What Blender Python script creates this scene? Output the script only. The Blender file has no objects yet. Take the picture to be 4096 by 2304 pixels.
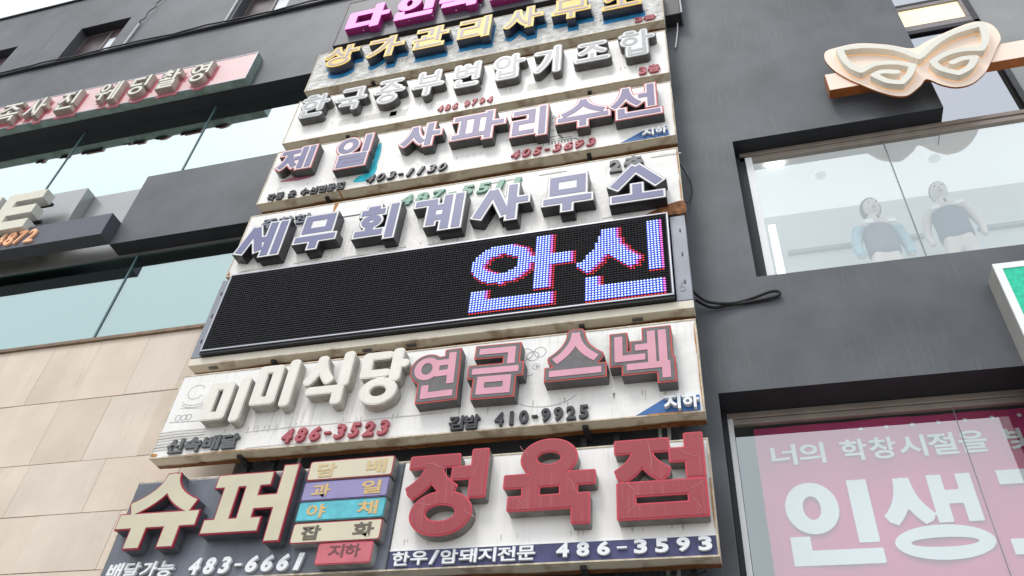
import bpy, math, random
import numpy as np
from mathutils import Vector, Matrix
from mathutils.geometry import delaunay_2d_cdt
random.seed(7)
R = math.radians
scn = bpy.context.scene
C = scn.collection

# ------------------------------------------------------------------ camera
cam = bpy.data.cameras.new('camera'); co = bpy.data.objects.new('camera', cam); C.objects.link(co)
cam.sensor_width = 36.0; cam.lens = 36.0 * 8212.63 / 10304.0
cam.clip_start = 0.05; cam.clip_end = 2000
P_, Y_, R_ = 0.73769885, -0.32744284, 0.0970694
d = Vector((math.sin(Y_) * math.cos(P_), math.cos(Y_) * math.cos(P_), math.sin(P_)))
r0 = Vector((math.cos(Y_), -math.sin(Y_), 0)); u0 = r0.cross(d)
rt = math.cos(R_) * r0 + math.sin(R_) * u0; up = -math.sin(R_) * r0 + math.cos(R_) * u0
m = Matrix((rt, up, -d)).transposed().to_4x4(); m.translation = Vector((0, -6.0, 1.6))
co.matrix_world = m
scn.camera = co

# ------------------------------------------------------------------ sky, sun, exposure
SUN_EL, SUN_AZ = R(58), R(205)
w = bpy.data.worlds.new('World'); scn.world = w; w.use_nodes = True
nt = w.node_tree; nt.nodes.clear()
sky = nt.nodes.new('ShaderNodeTexSky'); sky.sky_type = 'NISHITA'; sky.sun_disc = False
sky.sun_elevation = SUN_EL; sky.sun_rotation = SUN_AZ
sky.air_density = 1.0; sky.dust_density = 6.0; sky.ozone_density = 1.0
mx = nt.nodes.new('ShaderNodeMixRGB'); mx.inputs[0].default_value = 0.88
mx.inputs[2].default_value = (11.9, 12.6, 13.3, 1)          # thick white cloud cover over the clear-sky model
bg = nt.nodes.new('ShaderNodeBackground'); bg.inputs[1].default_value = 0.12
wo = nt.nodes.new('ShaderNodeOutputWorld')
nt.links.new(sky.outputs[0], mx.inputs[1]); nt.links.new(mx.outputs[0], bg.inputs[0]); nt.links.new(bg.outputs[0], wo.inputs[0])
sl = bpy.data.lights.new('sun', 'SUN'); sl.energy = 1.35; sl.angle = R(16); sl.color = (1, 0.97, 0.93)
so = bpy.data.objects.new('sun', sl); C.objects.link(so)
sd = Vector((math.sin(SUN_AZ) * math.cos(SUN_EL), math.cos(SUN_AZ) * math.cos(SUN_EL), math.sin(SUN_EL)))
so.rotation_euler = sd.to_track_quat('Z', 'Y').to_euler(); so.location = (0, -20, 40)
vs = scn.view_settings; vs.view_transform = 'Standard'; vs.look = 'None'; vs.exposure = 0.0; vs.gamma = 1.0
vs.use_curve_mapping = False
scn.cycles.max_bounces = 7; scn.cycles.transparent_max_bounces = 12
scn.cycles.caustics_reflective = False; scn.cycles.caustics_refractive = False

# ------------------------------------------------------------------ materials
MATS = {}
def lin(c):
    return tuple(((v / 255) / 12.92 if v / 255 <= .04045 else ((v / 255 + .055) / 1.055) ** 2.4) for v in c)
def mat(name, col, rough=.6, var=.12, scale=6, bump=0.0, bscale=60, metal=0.0, spec=.4, bdist=.01, rust=0.0, streak=0.0, emit=0.0, grime=(.25, .22, .18)):
    if name in MATS: return MATS[name]
    m_ = bpy.data.materials.new(name); m_.use_nodes = True; t = m_.node_tree; n = t.nodes; L = t.links
    b = n['Principled BSDF']; b.inputs['Roughness'].default_value = rough; b.inputs['Metallic'].default_value = metal
    b.inputs['Specular IOR Level'].default_value = spec
    tc = n.new('ShaderNodeTexCoord')
    def noise(sc, det=4, vec=None, ro=.55):
        q = n.new('ShaderNodeTexNoise'); q.inputs['Scale'].default_value = sc; q.inputs['Detail'].default_value = det
        q.inputs['Roughness'].default_value = ro
        L.new(vec if vec else tc.outputs['Object'], q.inputs['Vector']); return q.outputs['Fac']
    def ramp(src, a, b_, v0=0.0, v1=1.0):
        q = n.new('ShaderNodeMapRange'); q.clamp = True
        q.inputs[1].default_value = a; q.inputs[2].default_value = b_; q.inputs[3].default_value = v0; q.inputs[4].default_value = v1
        L.new(src, q.inputs[0]); return q.outputs[0]
    def mixc(fac, a, b_):
        q = n.new('ShaderNodeMixRGB')
        for i, v in ((0, fac), (1, a), (2, b_)):
            if hasattr(v, 'node'): L.new(v, q.inputs[i])
            elif i == 0: q.inputs[0].default_value = v
            else: q.inputs[i].default_value = (*v, 1)
        return q.outputs[0]
    def math_(op, a, b_):
        q = n.new('ShaderNodeMath'); q.operation = op; q.use_clamp = True
        for i, v in ((0, a), (1, b_)):
            if hasattr(v, 'node'): L.new(v, q.inputs[i])
            else: q.inputs[i].default_value = v
        return q.outputs[0]
    lo = tuple(c * (1 - var) for c in col); hi = tuple(min(1, c * (1 + var)) for c in col)
    base = mixc(ramp(noise(scale), .3, .7), lo, hi)
    if streak:
        mp = n.new('ShaderNodeMapping'); mp.inputs['Scale'].default_value = (22, 22, 1.1); L.new(tc.outputs['Object'], mp.inputs[0])
        s = ramp(noise(1.6, 5, mp.outputs[0]), .52, .8)
        s = math_('MULTIPLY', s, ramp(noise(.9, 2), .4, .65)); s = math_('MULTIPLY', s, streak)
        base = mixc(s, base, grime)
    if rust:
        sp = n.new('ShaderNodeSeparateXYZ'); L.new(tc.outputs['Object'], sp.inputs[0])
        e1 = ramp(sp.outputs['Z'], .0, .035, 1, 0)
        e1 = math_('MULTIPLY', e1, ramp(noise(3.2, 5), .5, .62))
        wav = math_('MULTIPLY', noise(1.6, 7), .13)
        yy = n.new('ShaderNodeMath'); yy.operation = 'ADD'; L.new(sp.outputs['Y'], yy.inputs[0]); L.new(wav, yy.inputs[1])
        e2 = ramp(yy.outputs[0], .175, .205)
        zz = ramp(sp.outputs['Z'], .004, .010, 1, 0)
        e2 = math_('MULTIPLY', e2, zz)
        e = math_('MAXIMUM', math_('MULTIPLY', e1, .55), e2); e = math_('MULTIPLY', e, rust)
        base = mixc(e, base, mixc(noise(25), (.05, .018, .006), (.30, .12, .03)))
    L.new(base, b.inputs['Base Color'])
    if bump:
        bp = n.new('ShaderNodeBump'); bp.inputs['Strength'].default_value = bump; bp.inputs['Distance'].default_value = bdist
        L.new(noise(bscale, 5), bp.inputs['Height']); L.new(bp.outputs[0], b.inputs['Normal'])
    if emit:
        b.inputs['Emission Color'].default_value = (*col, 1); b.inputs['Emission Strength'].default_value = emit
        L.new(base, b.inputs['Emission Color'])
    MATS[name] = m_; return m_
def glass_mirror(name, tint, behind, refl):
    m_ = bpy.data.materials.new(name); m_.use_nodes = True; t = m_.node_tree; n = t.nodes; L = t.links; n.clear()
    o = n.new('ShaderNodeOutputMaterial'); g = n.new('ShaderNodeBsdfGlossy'); g.inputs['Roughness'].default_value = .01
    g.inputs['Color'].default_value = (*tint, 1)
    df = n.new('ShaderNodeBsdfTransparent'); df.inputs['Color'].default_value = (*behind, 1)
    mm = n.new('ShaderNodeMixShader'); lw_ = n.new('ShaderNodeLayerWeight'); lw_.inputs[0].default_value = .5; fr = n.new('ShaderNodeMath'); fr.operation = 'POWER'; fr.inputs[1].default_value = 4.0; L.new(lw_.outputs['Facing'], fr.inputs[0])
    ad = n.new('ShaderNodeMath'); ad.operation = 'ADD'; ad.use_clamp = True; ad.inputs[1].default_value = refl
    tc = n.new('ShaderNodeTexCoord'); no = n.new('ShaderNodeTexNoise'); no.inputs['Scale'].default_value = .7; no.inputs['Detail'].default_value = 1
    bp = n.new('ShaderNodeBump'); bp.inputs['Strength'].default_value = .12; bp.inputs['Distance'].default_value = .04
    L.new(tc.outputs['Object'], no.inputs[0]); L.new(no.outputs[0], bp.inputs['Height']); L.new(bp.outputs[0], g.inputs['Normal'])
    L.new(fr.outputs[0], ad.inputs[0]); L.new(ad.outputs[0], mm.inputs[0]); L.new(df.outputs[0], mm.inputs[1]); L.new(g.outputs[0], mm.inputs[2])
    L.new(mm.outputs[0], o.inputs[0]); return m_
def glass_clear(name, refl, trans=(.8, .84, .83)):
    m_ = bpy.data.materials.new(name); m_.use_nodes = True; t = m_.node_tree; n = t.nodes; L = t.links; n.clear()
    o = n.new('ShaderNodeOutputMaterial'); g = n.new('ShaderNodeBsdfGlossy'); g.inputs['Roughness'].default_value = .01
    g.inputs['Color'].default_value = (.9, .97, .97, 1)
    tr = n.new('ShaderNodeBsdfTransparent'); tr.inputs['Color'].default_value = (*trans, 1)
    mm = n.new('ShaderNodeMixShader'); lw_ = n.new('ShaderNodeLayerWeight'); lw_.inputs[0].default_value = .5; fr = n.new('ShaderNodeMath'); fr.operation = 'POWER'; fr.inputs[1].default_value = 4.0; L.new(lw_.outputs['Facing'], fr.inputs[0])
    ad = n.new('ShaderNodeMath'); ad.operation = 'ADD'; ad.use_clamp = True; ad.inputs[1].default_value = refl
    L.new(fr.outputs[0], ad.inputs[0]); L.new(ad.outputs[0], mm.inputs[0]); L.new(tr.outputs[0], mm.inputs[1]); L.new(g.outputs[0], mm.inputs[2])
    L.new(mm.outputs[0], o.inputs[0]); return m_

WALL = mat('charcoal_render', (.082, .088, .100), .52, .30, 1.1, .35, 75, spec=.45, streak=.8, grime=(.155, .15, .14))
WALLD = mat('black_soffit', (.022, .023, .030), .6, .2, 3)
STONE = [mat('beige_stone_%s' % k, c, .75, .10, 1.3, .15, 30, streak=.6, grime=(.52, .43, .34)) for k, c in
         (('warm', (.68, .57, .475)), ('pale', (.67, .58, .495)), ('tan', (.66, .55, .455)))]
JOINT = mat('stone_joint', (.46, .37, .29), .9)
WHITE = mat('sign_vinyl_white', (.83, .81, .785), .42, .03, 2, .12, 9, rust=1.0, streak=.75, grime=(.50, .46, .40))
WHITE2 = mat('sign_vinyl_wrinkled', (.82, .80, .775), .42, .03, 4, .5, 3.5, bdist=.03, rust=1.0, streak=.9, grime=(.42, .38, .32))
TORN = mat('sign_vinyl_torn', (.70, .69, .66), .6, .25, 7, 1.0, 7, bdist=.10, rust=.4, streak=.8, grime=(.33, .31, .28))
SIDEW = mat('sign_box_cream', (.72, .66, .55), .5, .06, 3, .1, 9, rust=1.0, streak=.4, grime=(.35, .26, .15))
RIM = mat('rusted_rim', (.60, .52, .40), .6, .3, 14, .2, 40)
DARKM = mat('dark_steel', (.045, .045, .05), .5, .3, 10, metal=.3)
GREYM = mat('grey_steel', (.22, .23, .26), .38, .1, 4, metal=.5, streak=.3)
SILVER = mat('aluminium_frame', (.40, .40, .44), .35, .06, 4, metal=.7)
WFRAME = mat('white_frame', (.85, .86, .86), .4, .03, 4)
BEIGEF = mat('beige_aluminium', (.42, .36, .32), .35, .12, 5, metal=.4)
SPAN = mat('grey_cladding', (.36, .36, .36), .28, .10, .9, metal=.55)
GLASSL = glass_mirror('teal_glass_lower', (.58, .70, .69), (.40, .62, .58), .56)
GLASSU = glass_mirror('pale_glass_upper', (.84, .93, .94), (.42, .66, .58), .60)
GLASSC = glass_clear('shop_glass', .29, (.95, .97, .97))
GLASSR = glass_mirror('grey_glass', (.75, .77, .82), (.3, .3, .32), .5)
GLASSD = glass_mirror('dark_window_glass', (.8, .85, .9), (.06, .05, .06), .15)

# ------------------------------------------------------------------ object helpers
def tag(o, label=None, cat=None, group=None, kind=None):
    if label: o['label'] = label
    if cat: o['category'] = cat
    if group: o['group'] = group
    if kind: o['kind'] = kind
    return o
def thing(name, loc, label, cat, group=None):
    o = bpy.data.objects.new(name, None); C.objects.link(o); o.location = loc; o.empty_display_size = .2
    return tag(o, label, cat, group)
def fill(loops):
    """triangles of the even-odd area inside the loops"""
    vs_, es = [], []
    for lp in loops:
        k0 = len(vs_); n_ = len(lp); vs_ += [Vector(p) for p in lp]; es += [(k0 + k, k0 + (k + 1) % n_) for k in range(n_)]
    if not vs_: return [], []
    v2, _, f2, *_r = delaunay_2d_cdt(vs_, es, [], 0, 1e-7)
    P = np.array([(v.x, v.y) for v in v2]); F = np.array([f for f in f2 if len(f) == 3])
    c = P[F].mean(1); A = np.array([vs_[e[0]][:] for e in es]); B = np.array([vs_[e[1]][:] for e in es])
    cx, cy = c[:, 0][:, None], c[:, 1][:, None]
    up_ = (A[:, 1][None] > cy) != (B[:, 1][None] > cy)
    dy = np.where(np.abs(B[:, 1] - A[:, 1]) < 1e-12, 1e-12, B[:, 1] - A[:, 1])
    xi = A[:, 0][None] + (cy - A[:, 1][None]) * ((B[:, 0] - A[:, 0]) / dy)[None]
    ins = ((up_ & (cx < xi)).sum(1) % 2) == 1
    return [tuple(p) for p in P], [tuple(int(k) for k in f) for f in F[ins]]
class MB:
    def __init__(s): s.v = []; s.f = []; s.m = []
    def quad(s, a, b, c, d_, mi=0):
        i = len(s.v); s.v += [a, b, c, d_]; s.f.append((i, i + 1, i + 2, i + 3)); s.m.append(mi)
    def box(s, x0, x1, y0, y1, z0, z1, mi=0):
        i = len(s.v)
        s.v += [(x0, y0, z0), (x1, y0, z0), (x1, y1, z0), (x0, y1, z0), (x0, y0, z1), (x1, y0, z1), (x1, y1, z1), (x0, y1, z1)]
        for q in ((0, 3, 2, 1), (4, 5, 6, 7), (0, 1, 5, 4), (1, 2, 6, 5), (2, 3, 7, 6), (3, 0, 4, 7)):
            s.f.append(tuple(i + k for k in q)); s.m.append(mi)
        return s
    def prism(s, loops, y0, y1, side=0, cap=0, back=False):
        """loops in x,z extruded from y0 (back) to y1 (front, smaller)"""
        flat = [p for lp in loops for p in lp]
        cv, tris = fill(loops)
        i = len(s.v); s.v += [(p[0], y1, p[1]) for p in cv]
        for t in tris: s.f.append(tuple(i + k for k in t)); s.m.append(cap)
        if y0 != y1:
            i = len(s.v); s.v += [(p[0], y1, p[1]) for p in flat]
            j = len(s.v); s.v += [(p[0], y0, p[1]) for p in flat]
            k0 = 0
            for lp in loops:
                n_ = len(lp)
                for k in range(n_):
                    a = k0 + k; b = k0 + (k + 1) % n_
                    s.f.append((i + a, i + b, j + b, j + a)); s.m.append(side)
                k0 += n_
            if back:
                i = len(s.v); s.v += [(p[0], y0, p[1]) for p in cv]
                for t in tris: s.f.append(tuple(i + k for k in reversed(t))); s.m.append(side)
        return s
    def tube(s, pts, r, n_=8, mi=0):
        pts = [Vector(p) for p in pts]; base = len(s.v)
        for k, p in enumerate(pts):
            t = (pts[min(k + 1, len(pts) - 1)] - pts[max(k - 1, 0)]).normalized()
            a = t.cross(Vector((0, 1, .13))); a = a.normalized() if a.length > 1e-4 else Vector((1, 0, 0)); b = t.cross(a)
            for q in range(n_):
                an = 2 * math.pi * q / n_; s.v.append(tuple(p + r * (math.cos(an) * a + math.sin(an) * b)))
        for k in range(len(pts) - 1):
            for q in range(n_):
                s.f.append((base + k * n_ + q, base + k * n_ + (q + 1) % n_, base + (k + 1) * n_ + (q + 1) % n_, base + (k + 1) * n_ + q)); s.m.append(mi)
        s.f.append(tuple(base + q for q in range(n_))); s.m.append(mi)
        s.f.append(tuple(base + (len(pts) - 1) * n_ + q for q in range(n_))); s.m.append(mi)
        return s
    def build(s, name, mats, parent=None, origin=(0, 0, 0), smooth=False):
        me = bpy.data.meshes.new(name); ox, oy, oz = origin
        me.from_pydata([(x - ox, y - oy, z - oz) for x, y, z in s.v], [], s.f)
        if not isinstance(mats, (list, tuple)): mats = [mats]
        for m_ in mats: me.materials.append(m_)
        me.polygons.foreach_set('material_index', s.m)
        if smooth: me.polygons.foreach_set('use_smooth', [True] * len(me.polygons))
        me.update(); o = bpy.data.objects.new(name, me); C.objects.link(o)
        if parent:
            o.parent = parent
            px, py, pz = wloc(parent); o.location = (ox - px, oy - py, oz - pz)
        else: o.location = origin
        return o
def wloc(o):
    v = Vector(o.location)
    while o.parent: o = o.parent; v += Vector(o.location)
    return v
def bevel(o, w_=.004, seg=1):
    b = o.modifiers.new('bevel', 'BEVEL'); b.width = w_; b.segments = seg; b.limit_method = 'ANGLE'; return o

# ------------------------------------------------------------------ hangul letter shapes: strokes -> distance field -> outlines
def J(ch, x0, y0, x1, y1, th, tv, td):
    """strokes of one jamo in the box x0..x1, y0..y1 (metres); th/tv/td thickness of horizontal, vertical, slanted strokes"""
    W, H = x1 - x0, y1 - y0; S = []; hx = (x0 + x1) / 2; hy = (y0 + y1) / 2
    hb = lambda a, b, yc: S.append(('r', a, yc - th / 2, b, yc + th / 2))
    vb = lambda xc, a, b: S.append(('r', xc - tv / 2, a, xc + tv / 2, b))
    top, bot, lf, rg = y1 - th / 2, y0 + th / 2, x0 + tv / 2, x1 - tv / 2
    if ch == 'ㄱ': hb(x0, x1, top); vb(rg, y0, y1)
    elif ch == 'ㄱc': hb(x0, x1, top); S.append(('q', rg, top, rg - .05 * W, y0 + .45 * H, x0 + td * .4, y0 + td * .4, td))
    elif ch == 'ㄴ': hb(x0, x1, bot); vb(lf, y0, y1)
    elif ch == 'ㄷ': hb(x0, x1, top); hb(x0, x1, bot); vb(lf, y0, y1)
    elif ch == 'ㅌ': hb(x0, x1, top); hb(x0, x1, bot); hb(x0, x1 - .05 * W, hy); vb(lf, y0, y1)
    elif ch == 'ㄹ': hb(x0, x1, top); hb(x0, x1, hy); hb(x0, x1, bot); vb(rg, hy, y1); vb(lf, y0, hy)
    elif ch == 'ㅁ': hb(x0, x1, top); hb(x0, x1, bot); vb(lf, y0, y1); vb(rg, y0, y1)
    elif ch == 'ㅂ': hb(x0, x1, hy + .02 * H); hb(x0, x1, bot); vb(lf, y0, y1); vb(rg, y0, y1)
    elif ch == 'ㅅ':
        S.append(('q', hx, y1, hx - .02 * W, y0 + .45 * H, x0 + td * .35, y0 + td * .38, td))
        S.append(('q', hx, y1, hx + .02 * W, y0 + .45 * H, x1 - td * .35, y0 + td * .38, td))
    elif ch == 'ㅅs':
        S.append(('l', hx, y1 - td * .3, x0 + td * .35, y0 + td * .38, td)); S.append(('l', hx, y1 - td * .3, x1 - td * .35, y0 + td * .38, td))
    elif ch == 'ㅇ': S.append(('o', hx, hy, W / 2, H / 2, (th + tv) / 2))
    elif ch == 'ㅈ':
        hb(x0 + .03 * W, x1 - .03 * W, top)
        S.append(('q', hx, top, hx - .02 * W, y0 + .4 * H, x0 + td * .35, y0 + td * .38, td))
        S.append(('q', hx, top, hx + .02 * W, y0 + .4 * H, x1 - td * .35, y0 + td * .38, td))
    elif ch == 'ㅊ':
        hb(x0 + .28 * W, x1 - .28 * W, y1 - th * .4); S += J('ㅈ', x0, y0, x1, y1 - max(.2 * H, th * .9), th, tv, td)
    elif ch == 'ㅍ': hb(x0, x1, top); hb(x0, x1, bot); vb(x0 + .3 * W, y0, y1); vb(x1 - .3 * W, y0, y1)
    elif ch == 'ㅎ':
        hb(x0 + .25 * W, x1 - .25 * W, y1 - th * .4); hb(x0, x1, y1 - .26 * H)
        S.append(('o', hx, y0 + .30 * H, W * .42, H * .30, (th + tv) / 2))
    elif ch == 'ㅣ': vb(hx, y0, y1)
    elif ch == 'ㅏ': vb(lf, y0, y1); hb(lf, x1, y0 + .52 * H)
    elif ch == 'ㅓ': vb(rg, y0, y1); hb(x0, rg, y0 + .52 * H)
    elif ch == 'ㅕ': vb(rg, y0, y1); hb(x0, rg, y0 + .70 * H); hb(x0, rg, y0 + .36 * H)
    elif ch == 'ㅔ': vb(rg, y0, y1); vb(x1 - tv * 1.85, y0, y1); hb(x0, x1 - tv * 1.85, y0 + .5 * H)
    elif ch == 'ㅖ': vb(rg, y0, y1); vb(x1 - tv * 1.85, y0, y1); hb(x0, x1 - tv * 1.85, y0 + .66 * H); hb(x0, x1 - tv * 1.85, y0 + .36 * H)
    elif ch == 'ㅐ': vb(rg, y0, y1); vb(lf, y0, y1); hb(lf, rg, y0 + .52 * H)
    elif ch == 'ㅡ': hb(x0, x1, hy)
    elif ch == 'ㅗ': hb(x0, x1, bot); vb(hx, y0, y1)
    elif ch == 'ㅜ': hb(x0, x1, top); vb(hx, y0, y1)
    elif ch == 'ㅠ': hb(x0, x1, top); vb(x0 + .3 * W, y0, y1); vb(x1 - .28 * W, y0, y1)
    elif ch == 'ㅛ': hb(x0, x1, bot); vb(x0 + .3 * W, y0, y1); vb(x1 - .28 * W, y0, y1)
    elif ch == 'E': hb(x0, x1, top); hb(x0, x1 - .04 * W, hy); hb(x0, x1, bot); vb(lf, y0, y1)
    return S
# syllables: jamo with their boxes in percent
SY = {
 '다': [('ㄷ', 0, 10, 60, 80), ('ㅏ', 60, 0, 100, 100)], '인': [('ㅇ', 4, 36, 62, 100), ('ㅣ', 74, 24, 98, 100), ('ㄴ', 4, 0, 98, 34)],
 '축': [('ㅊ', 8, 52, 92, 100), ('ㅜ', 0, 26, 100, 52), ('ㄱ', 8, 0, 92, 30)], '산': [('ㅅ', 0, 36, 62, 98), ('ㅏ', 66, 30, 100, 100), ('ㄴ', 8, 0, 90, 32)],
 '상': [('ㅅ', 0, 46, 62, 96), ('ㅏ', 66, 40, 100, 100), ('ㅇ', 14, 0, 80, 42)], '가': [('ㄱc', 0, 8, 60, 92), ('ㅏ', 60, 0, 100, 100)],
 '관': [('ㄱ', 8, 62, 56, 98), ('ㅗ', 0, 36, 62, 60), ('ㅏ', 68, 26, 100, 100), ('ㄴ', 8, 0, 90, 30)],
 '리': [('ㄹ', 0, 8, 66, 94), ('ㅣ', 76, 0, 100, 100)], '사': [('ㅅ', 0, 10, 64, 92), ('ㅏ', 64, 0, 100, 100)],
 '무': [('ㅁ', 12, 46, 88, 100), ('ㅜ', 0, 0, 100, 38)], '소': [('ㅅ', 4, 40, 96, 100), ('ㅗ', 0, 0, 100, 42)],
 '한': [('ㅎ', 0, 34, 64, 100), ('ㅏ', 68, 26, 100, 100), ('ㄴ', 10, 0, 84, 28)], '국': [('ㄱ', 16, 58, 84, 100), ('ㅡ', 0, 44, 100, 56), ('ㅣ', 44, 30, 56, 50), ('ㄱ', 18, 0, 76, 30)],
 '중': [('ㅈ', 10, 56, 90, 100), ('ㅡ', 0, 44, 100, 56), ('ㅣ', 44, 32, 56, 50), ('ㅇ', 18, 0, 78, 36)],
 '부': [('ㅂ', 16, 50, 84, 100), ('ㅜ', 0, 0, 100, 44)], '변': [('ㅂ', 4, 42, 54, 94), ('ㅕ', 48, 26, 96, 100), ('ㄴ', 14, 0, 96, 26)],
 '압': [('ㅇ', 2, 44, 56, 96), ('ㅏ', 64, 36, 100, 100), ('ㅂ', 16, 0, 78, 38)], '기': [('ㄱc', 0, 4, 64, 84), ('ㅣ', 74, 0, 98, 100)],
 '조': [('ㅈ', 8, 38, 92, 98), ('ㅗ', 0, 0, 100, 40)], '합': [('ㅎ', 2, 42, 58, 100), ('ㅏ', 66, 36, 100, 100), ('ㅂ', 22, 0, 78, 36)],
 '제': [('ㅈ', 0, 6, 58, 92), ('ㅔ', 44, 0, 100, 100)], '일': [('ㅇ', 0, 46, 62, 96), ('ㅣ', 78, 44, 100, 100), ('ㄹ', 12, 0, 96, 40)],
 '파': [('ㅍ', 0, 12, 66, 94), ('ㅏ', 64, 0, 100, 100)], '수': [('ㅅ', 4, 42, 96, 100), ('ㅜ', 0, 0, 100, 40)],
 '선': [('ㅅ', 0, 34, 62, 98), ('ㅓ', 56, 26, 88, 100), ('ㄴ', 14, 0, 98, 30)],
 '세': [('ㅅs', 0, 10, 58, 96), ('ㅔ', 40, 0, 100, 100)], '회': [('ㅎ', 6, 36, 66, 98), ('ㅗ', 0, 12, 70, 38), ('ㅣ', 78, 0, 100, 100)],
 '계': [('ㄱ', 0, 16, 46, 92), ('ㅖ', 34, 0, 100, 100)], '사s': [('ㅅs', 0, 8, 66, 96), ('ㅏ', 62, 0, 100, 100)], '소s': [('ㅅs', 0, 34, 100, 100), ('ㅗ', 2, 0, 100, 44)],
 '미': [('ㅁ', 0, 8, 60, 92), ('ㅣ', 78, 0, 100, 100)], '식': [('ㅅ', 0, 38, 66, 96), ('ㅣ', 80, 34, 100, 100), ('ㄱ', 14, 0, 92, 34)],
 '당': [('ㄷ', 0, 50, 62, 96), ('ㅏ', 66, 40, 100, 100), ('ㅇ', 8, 0, 84, 46)],
 '연': [('ㅇ', 0, 42, 58, 94), ('ㅕ', 50, 28, 94, 100), ('ㄴ', 22, 0, 94, 30)], '금': [('ㄱ', 10, 62, 90, 100), ('ㅡ', 0, 42, 100, 58), ('ㅁ', 14, 0, 86, 38)],
 '스': [('ㅅ', 4, 32, 96, 100), ('ㅡ', 0, 0, 100, 22)], '넥': [('ㄴ', 0, 40, 56, 94), ('ㅔ', 38, 34, 96, 100), ('ㄱ', 22, 0, 100, 34)],
 '슈': [('ㅅ', 5, 46, 95, 100), ('ㅠ', 0, 0, 100, 46)], '퍼': [('ㅍ', 0, 14, 70, 92), ('ㅓ', 58, 0, 100, 100)],
 '정': [('ㅈ', 0, 44, 66, 96), ('ㅓ', 58, 42, 100, 100), ('ㅇ', 12, 0, 86, 50)],
 '육': [('ㅇ', 18, 54, 80, 100), ('ㅡ', 0, 42, 100, 60), ('ㅣ', 20, 24, 40, 46), ('ㅣ', 62, 24, 82, 46), ('ㄱ', 6, 0, 94, 32)],
 '점': [('ㅈ', 0, 44, 64, 96), ('ㅓ', 64, 46, 100, 100), ('ㅁ', 4, 0, 100, 42)],
 '영': [('ㅇ', 0, 46, 58, 96), ('ㅕ', 50, 40, 96, 100), ('ㅇ', 14, 0, 84, 40)], '촬': [('ㅊ', 4, 62, 58, 100), ('ㅗ', 0, 44, 62, 60), ('ㅏ', 68, 40, 100, 100), ('ㄹ', 10, 0, 90, 38)],
 '딩': [('ㄷ', 0, 48, 64, 92), ('ㅣ', 78, 42, 98, 100), ('ㅇ', 10, 0, 84, 42)], '웨': [('ㅇ', 4, 54, 46, 98), ('ㅜ', 0, 8, 54, 48), ('ㅔ', 50, 0, 100, 100)],
 '진': [('ㅈ', 0, 36, 66, 92), ('ㅣ', 78, 26, 98, 100), ('ㄴ', 8, 0, 96, 28)], '족': [('ㅈ', 8, 58, 92, 100), ('ㅗ', 0, 34, 100, 58), ('ㄱ', 12, 0, 88, 28)],
 '안': [('ㅇ', 0, 38, 62, 96), ('ㅏ', 64, 24, 100, 100), ('ㄴ', 4, 0, 84, 30)],
 '생': [('ㅅ', 0, 40, 52, 98), ('ㅐ', 52, 42, 96, 100), ('ㅇ', 4, 0, 100, 40)], '교': [('ㄱ', 8, 50, 92, 100), ('ㅛ', 0, 0, 100, 46)],
 'E': [('E', 0, 0, 100, 100)],
}
def strokes(syl, W, H, th, tv, td, x0=0, z0=0):
    S = []
    for ch, a, b, c, e in SY[syl]:
        S += J(ch, x0 + a * W / 100, z0 + b * H / 100, x0 + c * W / 100, z0 + e * H / 100, th, tv, td)
    return S
def sdf(S, X, Z, rnd=0.0):
    D = np.full(X.shape, 9.0)
    def seg(ax, az, bx, bz, t, sharp=False, flat=True):
        dx, dz = bx - ax, bz - az; L = math.hypot(dx, dz) + 1e-9; ux, uz = dx / L, dz / L
        px = (X - ax) * ux + (Z - az) * uz; pz = -(X - ax) * uz + (Z - az) * ux
        h = t / 2
        if flat:
            q0 = np.abs(px - L / 2) - (L / 2 - rnd); q1 = np.abs(pz) - (h - rnd)
            if sharp: return np.maximum(q0, q1)
            return np.hypot(np.maximum(q0, 0), np.maximum(q1, 0)) + np.minimum(np.maximum(q0, q1), 0) - rnd
        k = np.clip(px, 0, L); return np.hypot(px - k, pz) - h
    for s in S:
        if s[0] == 'r':
            _, a, b, c, e = s; r = min(rnd, (c - a) / 2.05, (e - b) / 2.05)
            q0 = np.abs(X - (a + c) / 2) - ((c - a) / 2 - r); q1 = np.abs(Z - (b + e) / 2) - ((e - b) / 2 - r)
            dd = np.maximum(q0, q1) if rnd == 0 else np.hypot(np.maximum(q0, 0), np.maximum(q1, 0)) + np.minimum(np.maximum(q0, q1), 0) - r
        elif s[0] == 'o':
            _, cx, cz, rx, rz, t = s
            k = np.hypot((X - cx) / rx, (Z - cz) / rz); g = np.hypot((X - cx) / rx ** 2, (Z - cz) / rz ** 2) + 1e-6
            do = k * (k - 1) / g
            ix, iz = max(rx - t, .01), max(rz - t * .9, .008)
            k = np.hypot((X - cx) / ix, (Z - cz) / iz); g = np.hypot((X - cx) / ix ** 2, (Z - cz) / iz ** 2) + 1e-6
            dd = np.maximum(do, -(k * (k - 1) / g))
        elif s[0] == 'l':
            dd = seg(*s[1:6], rnd == 0)
        elif s[0] == 'q':
            _, ax, az, bx, bz, cx, cz, t = s; pts = []
            for k in range(9):
                u = k / 8; pts.append(((1 - u) ** 2 * ax + 2 * u * (1 - u) * bx + u * u * cx, (1 - u) ** 2 * az + 2 * u * (1 - u) * bz + u * u * cz))
            dd = None
            for k in range(8):
                e = seg(*pts[k], *pts[k + 1], t)
                dd = e if dd is None else np.minimum(dd, e)
                if k: dd = np.minimum(dd, np.hypot(X - pts[k][0], Z - pts[k][1]) - t / 2)
        D = np.minimum(D, dd)
    return D
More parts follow.
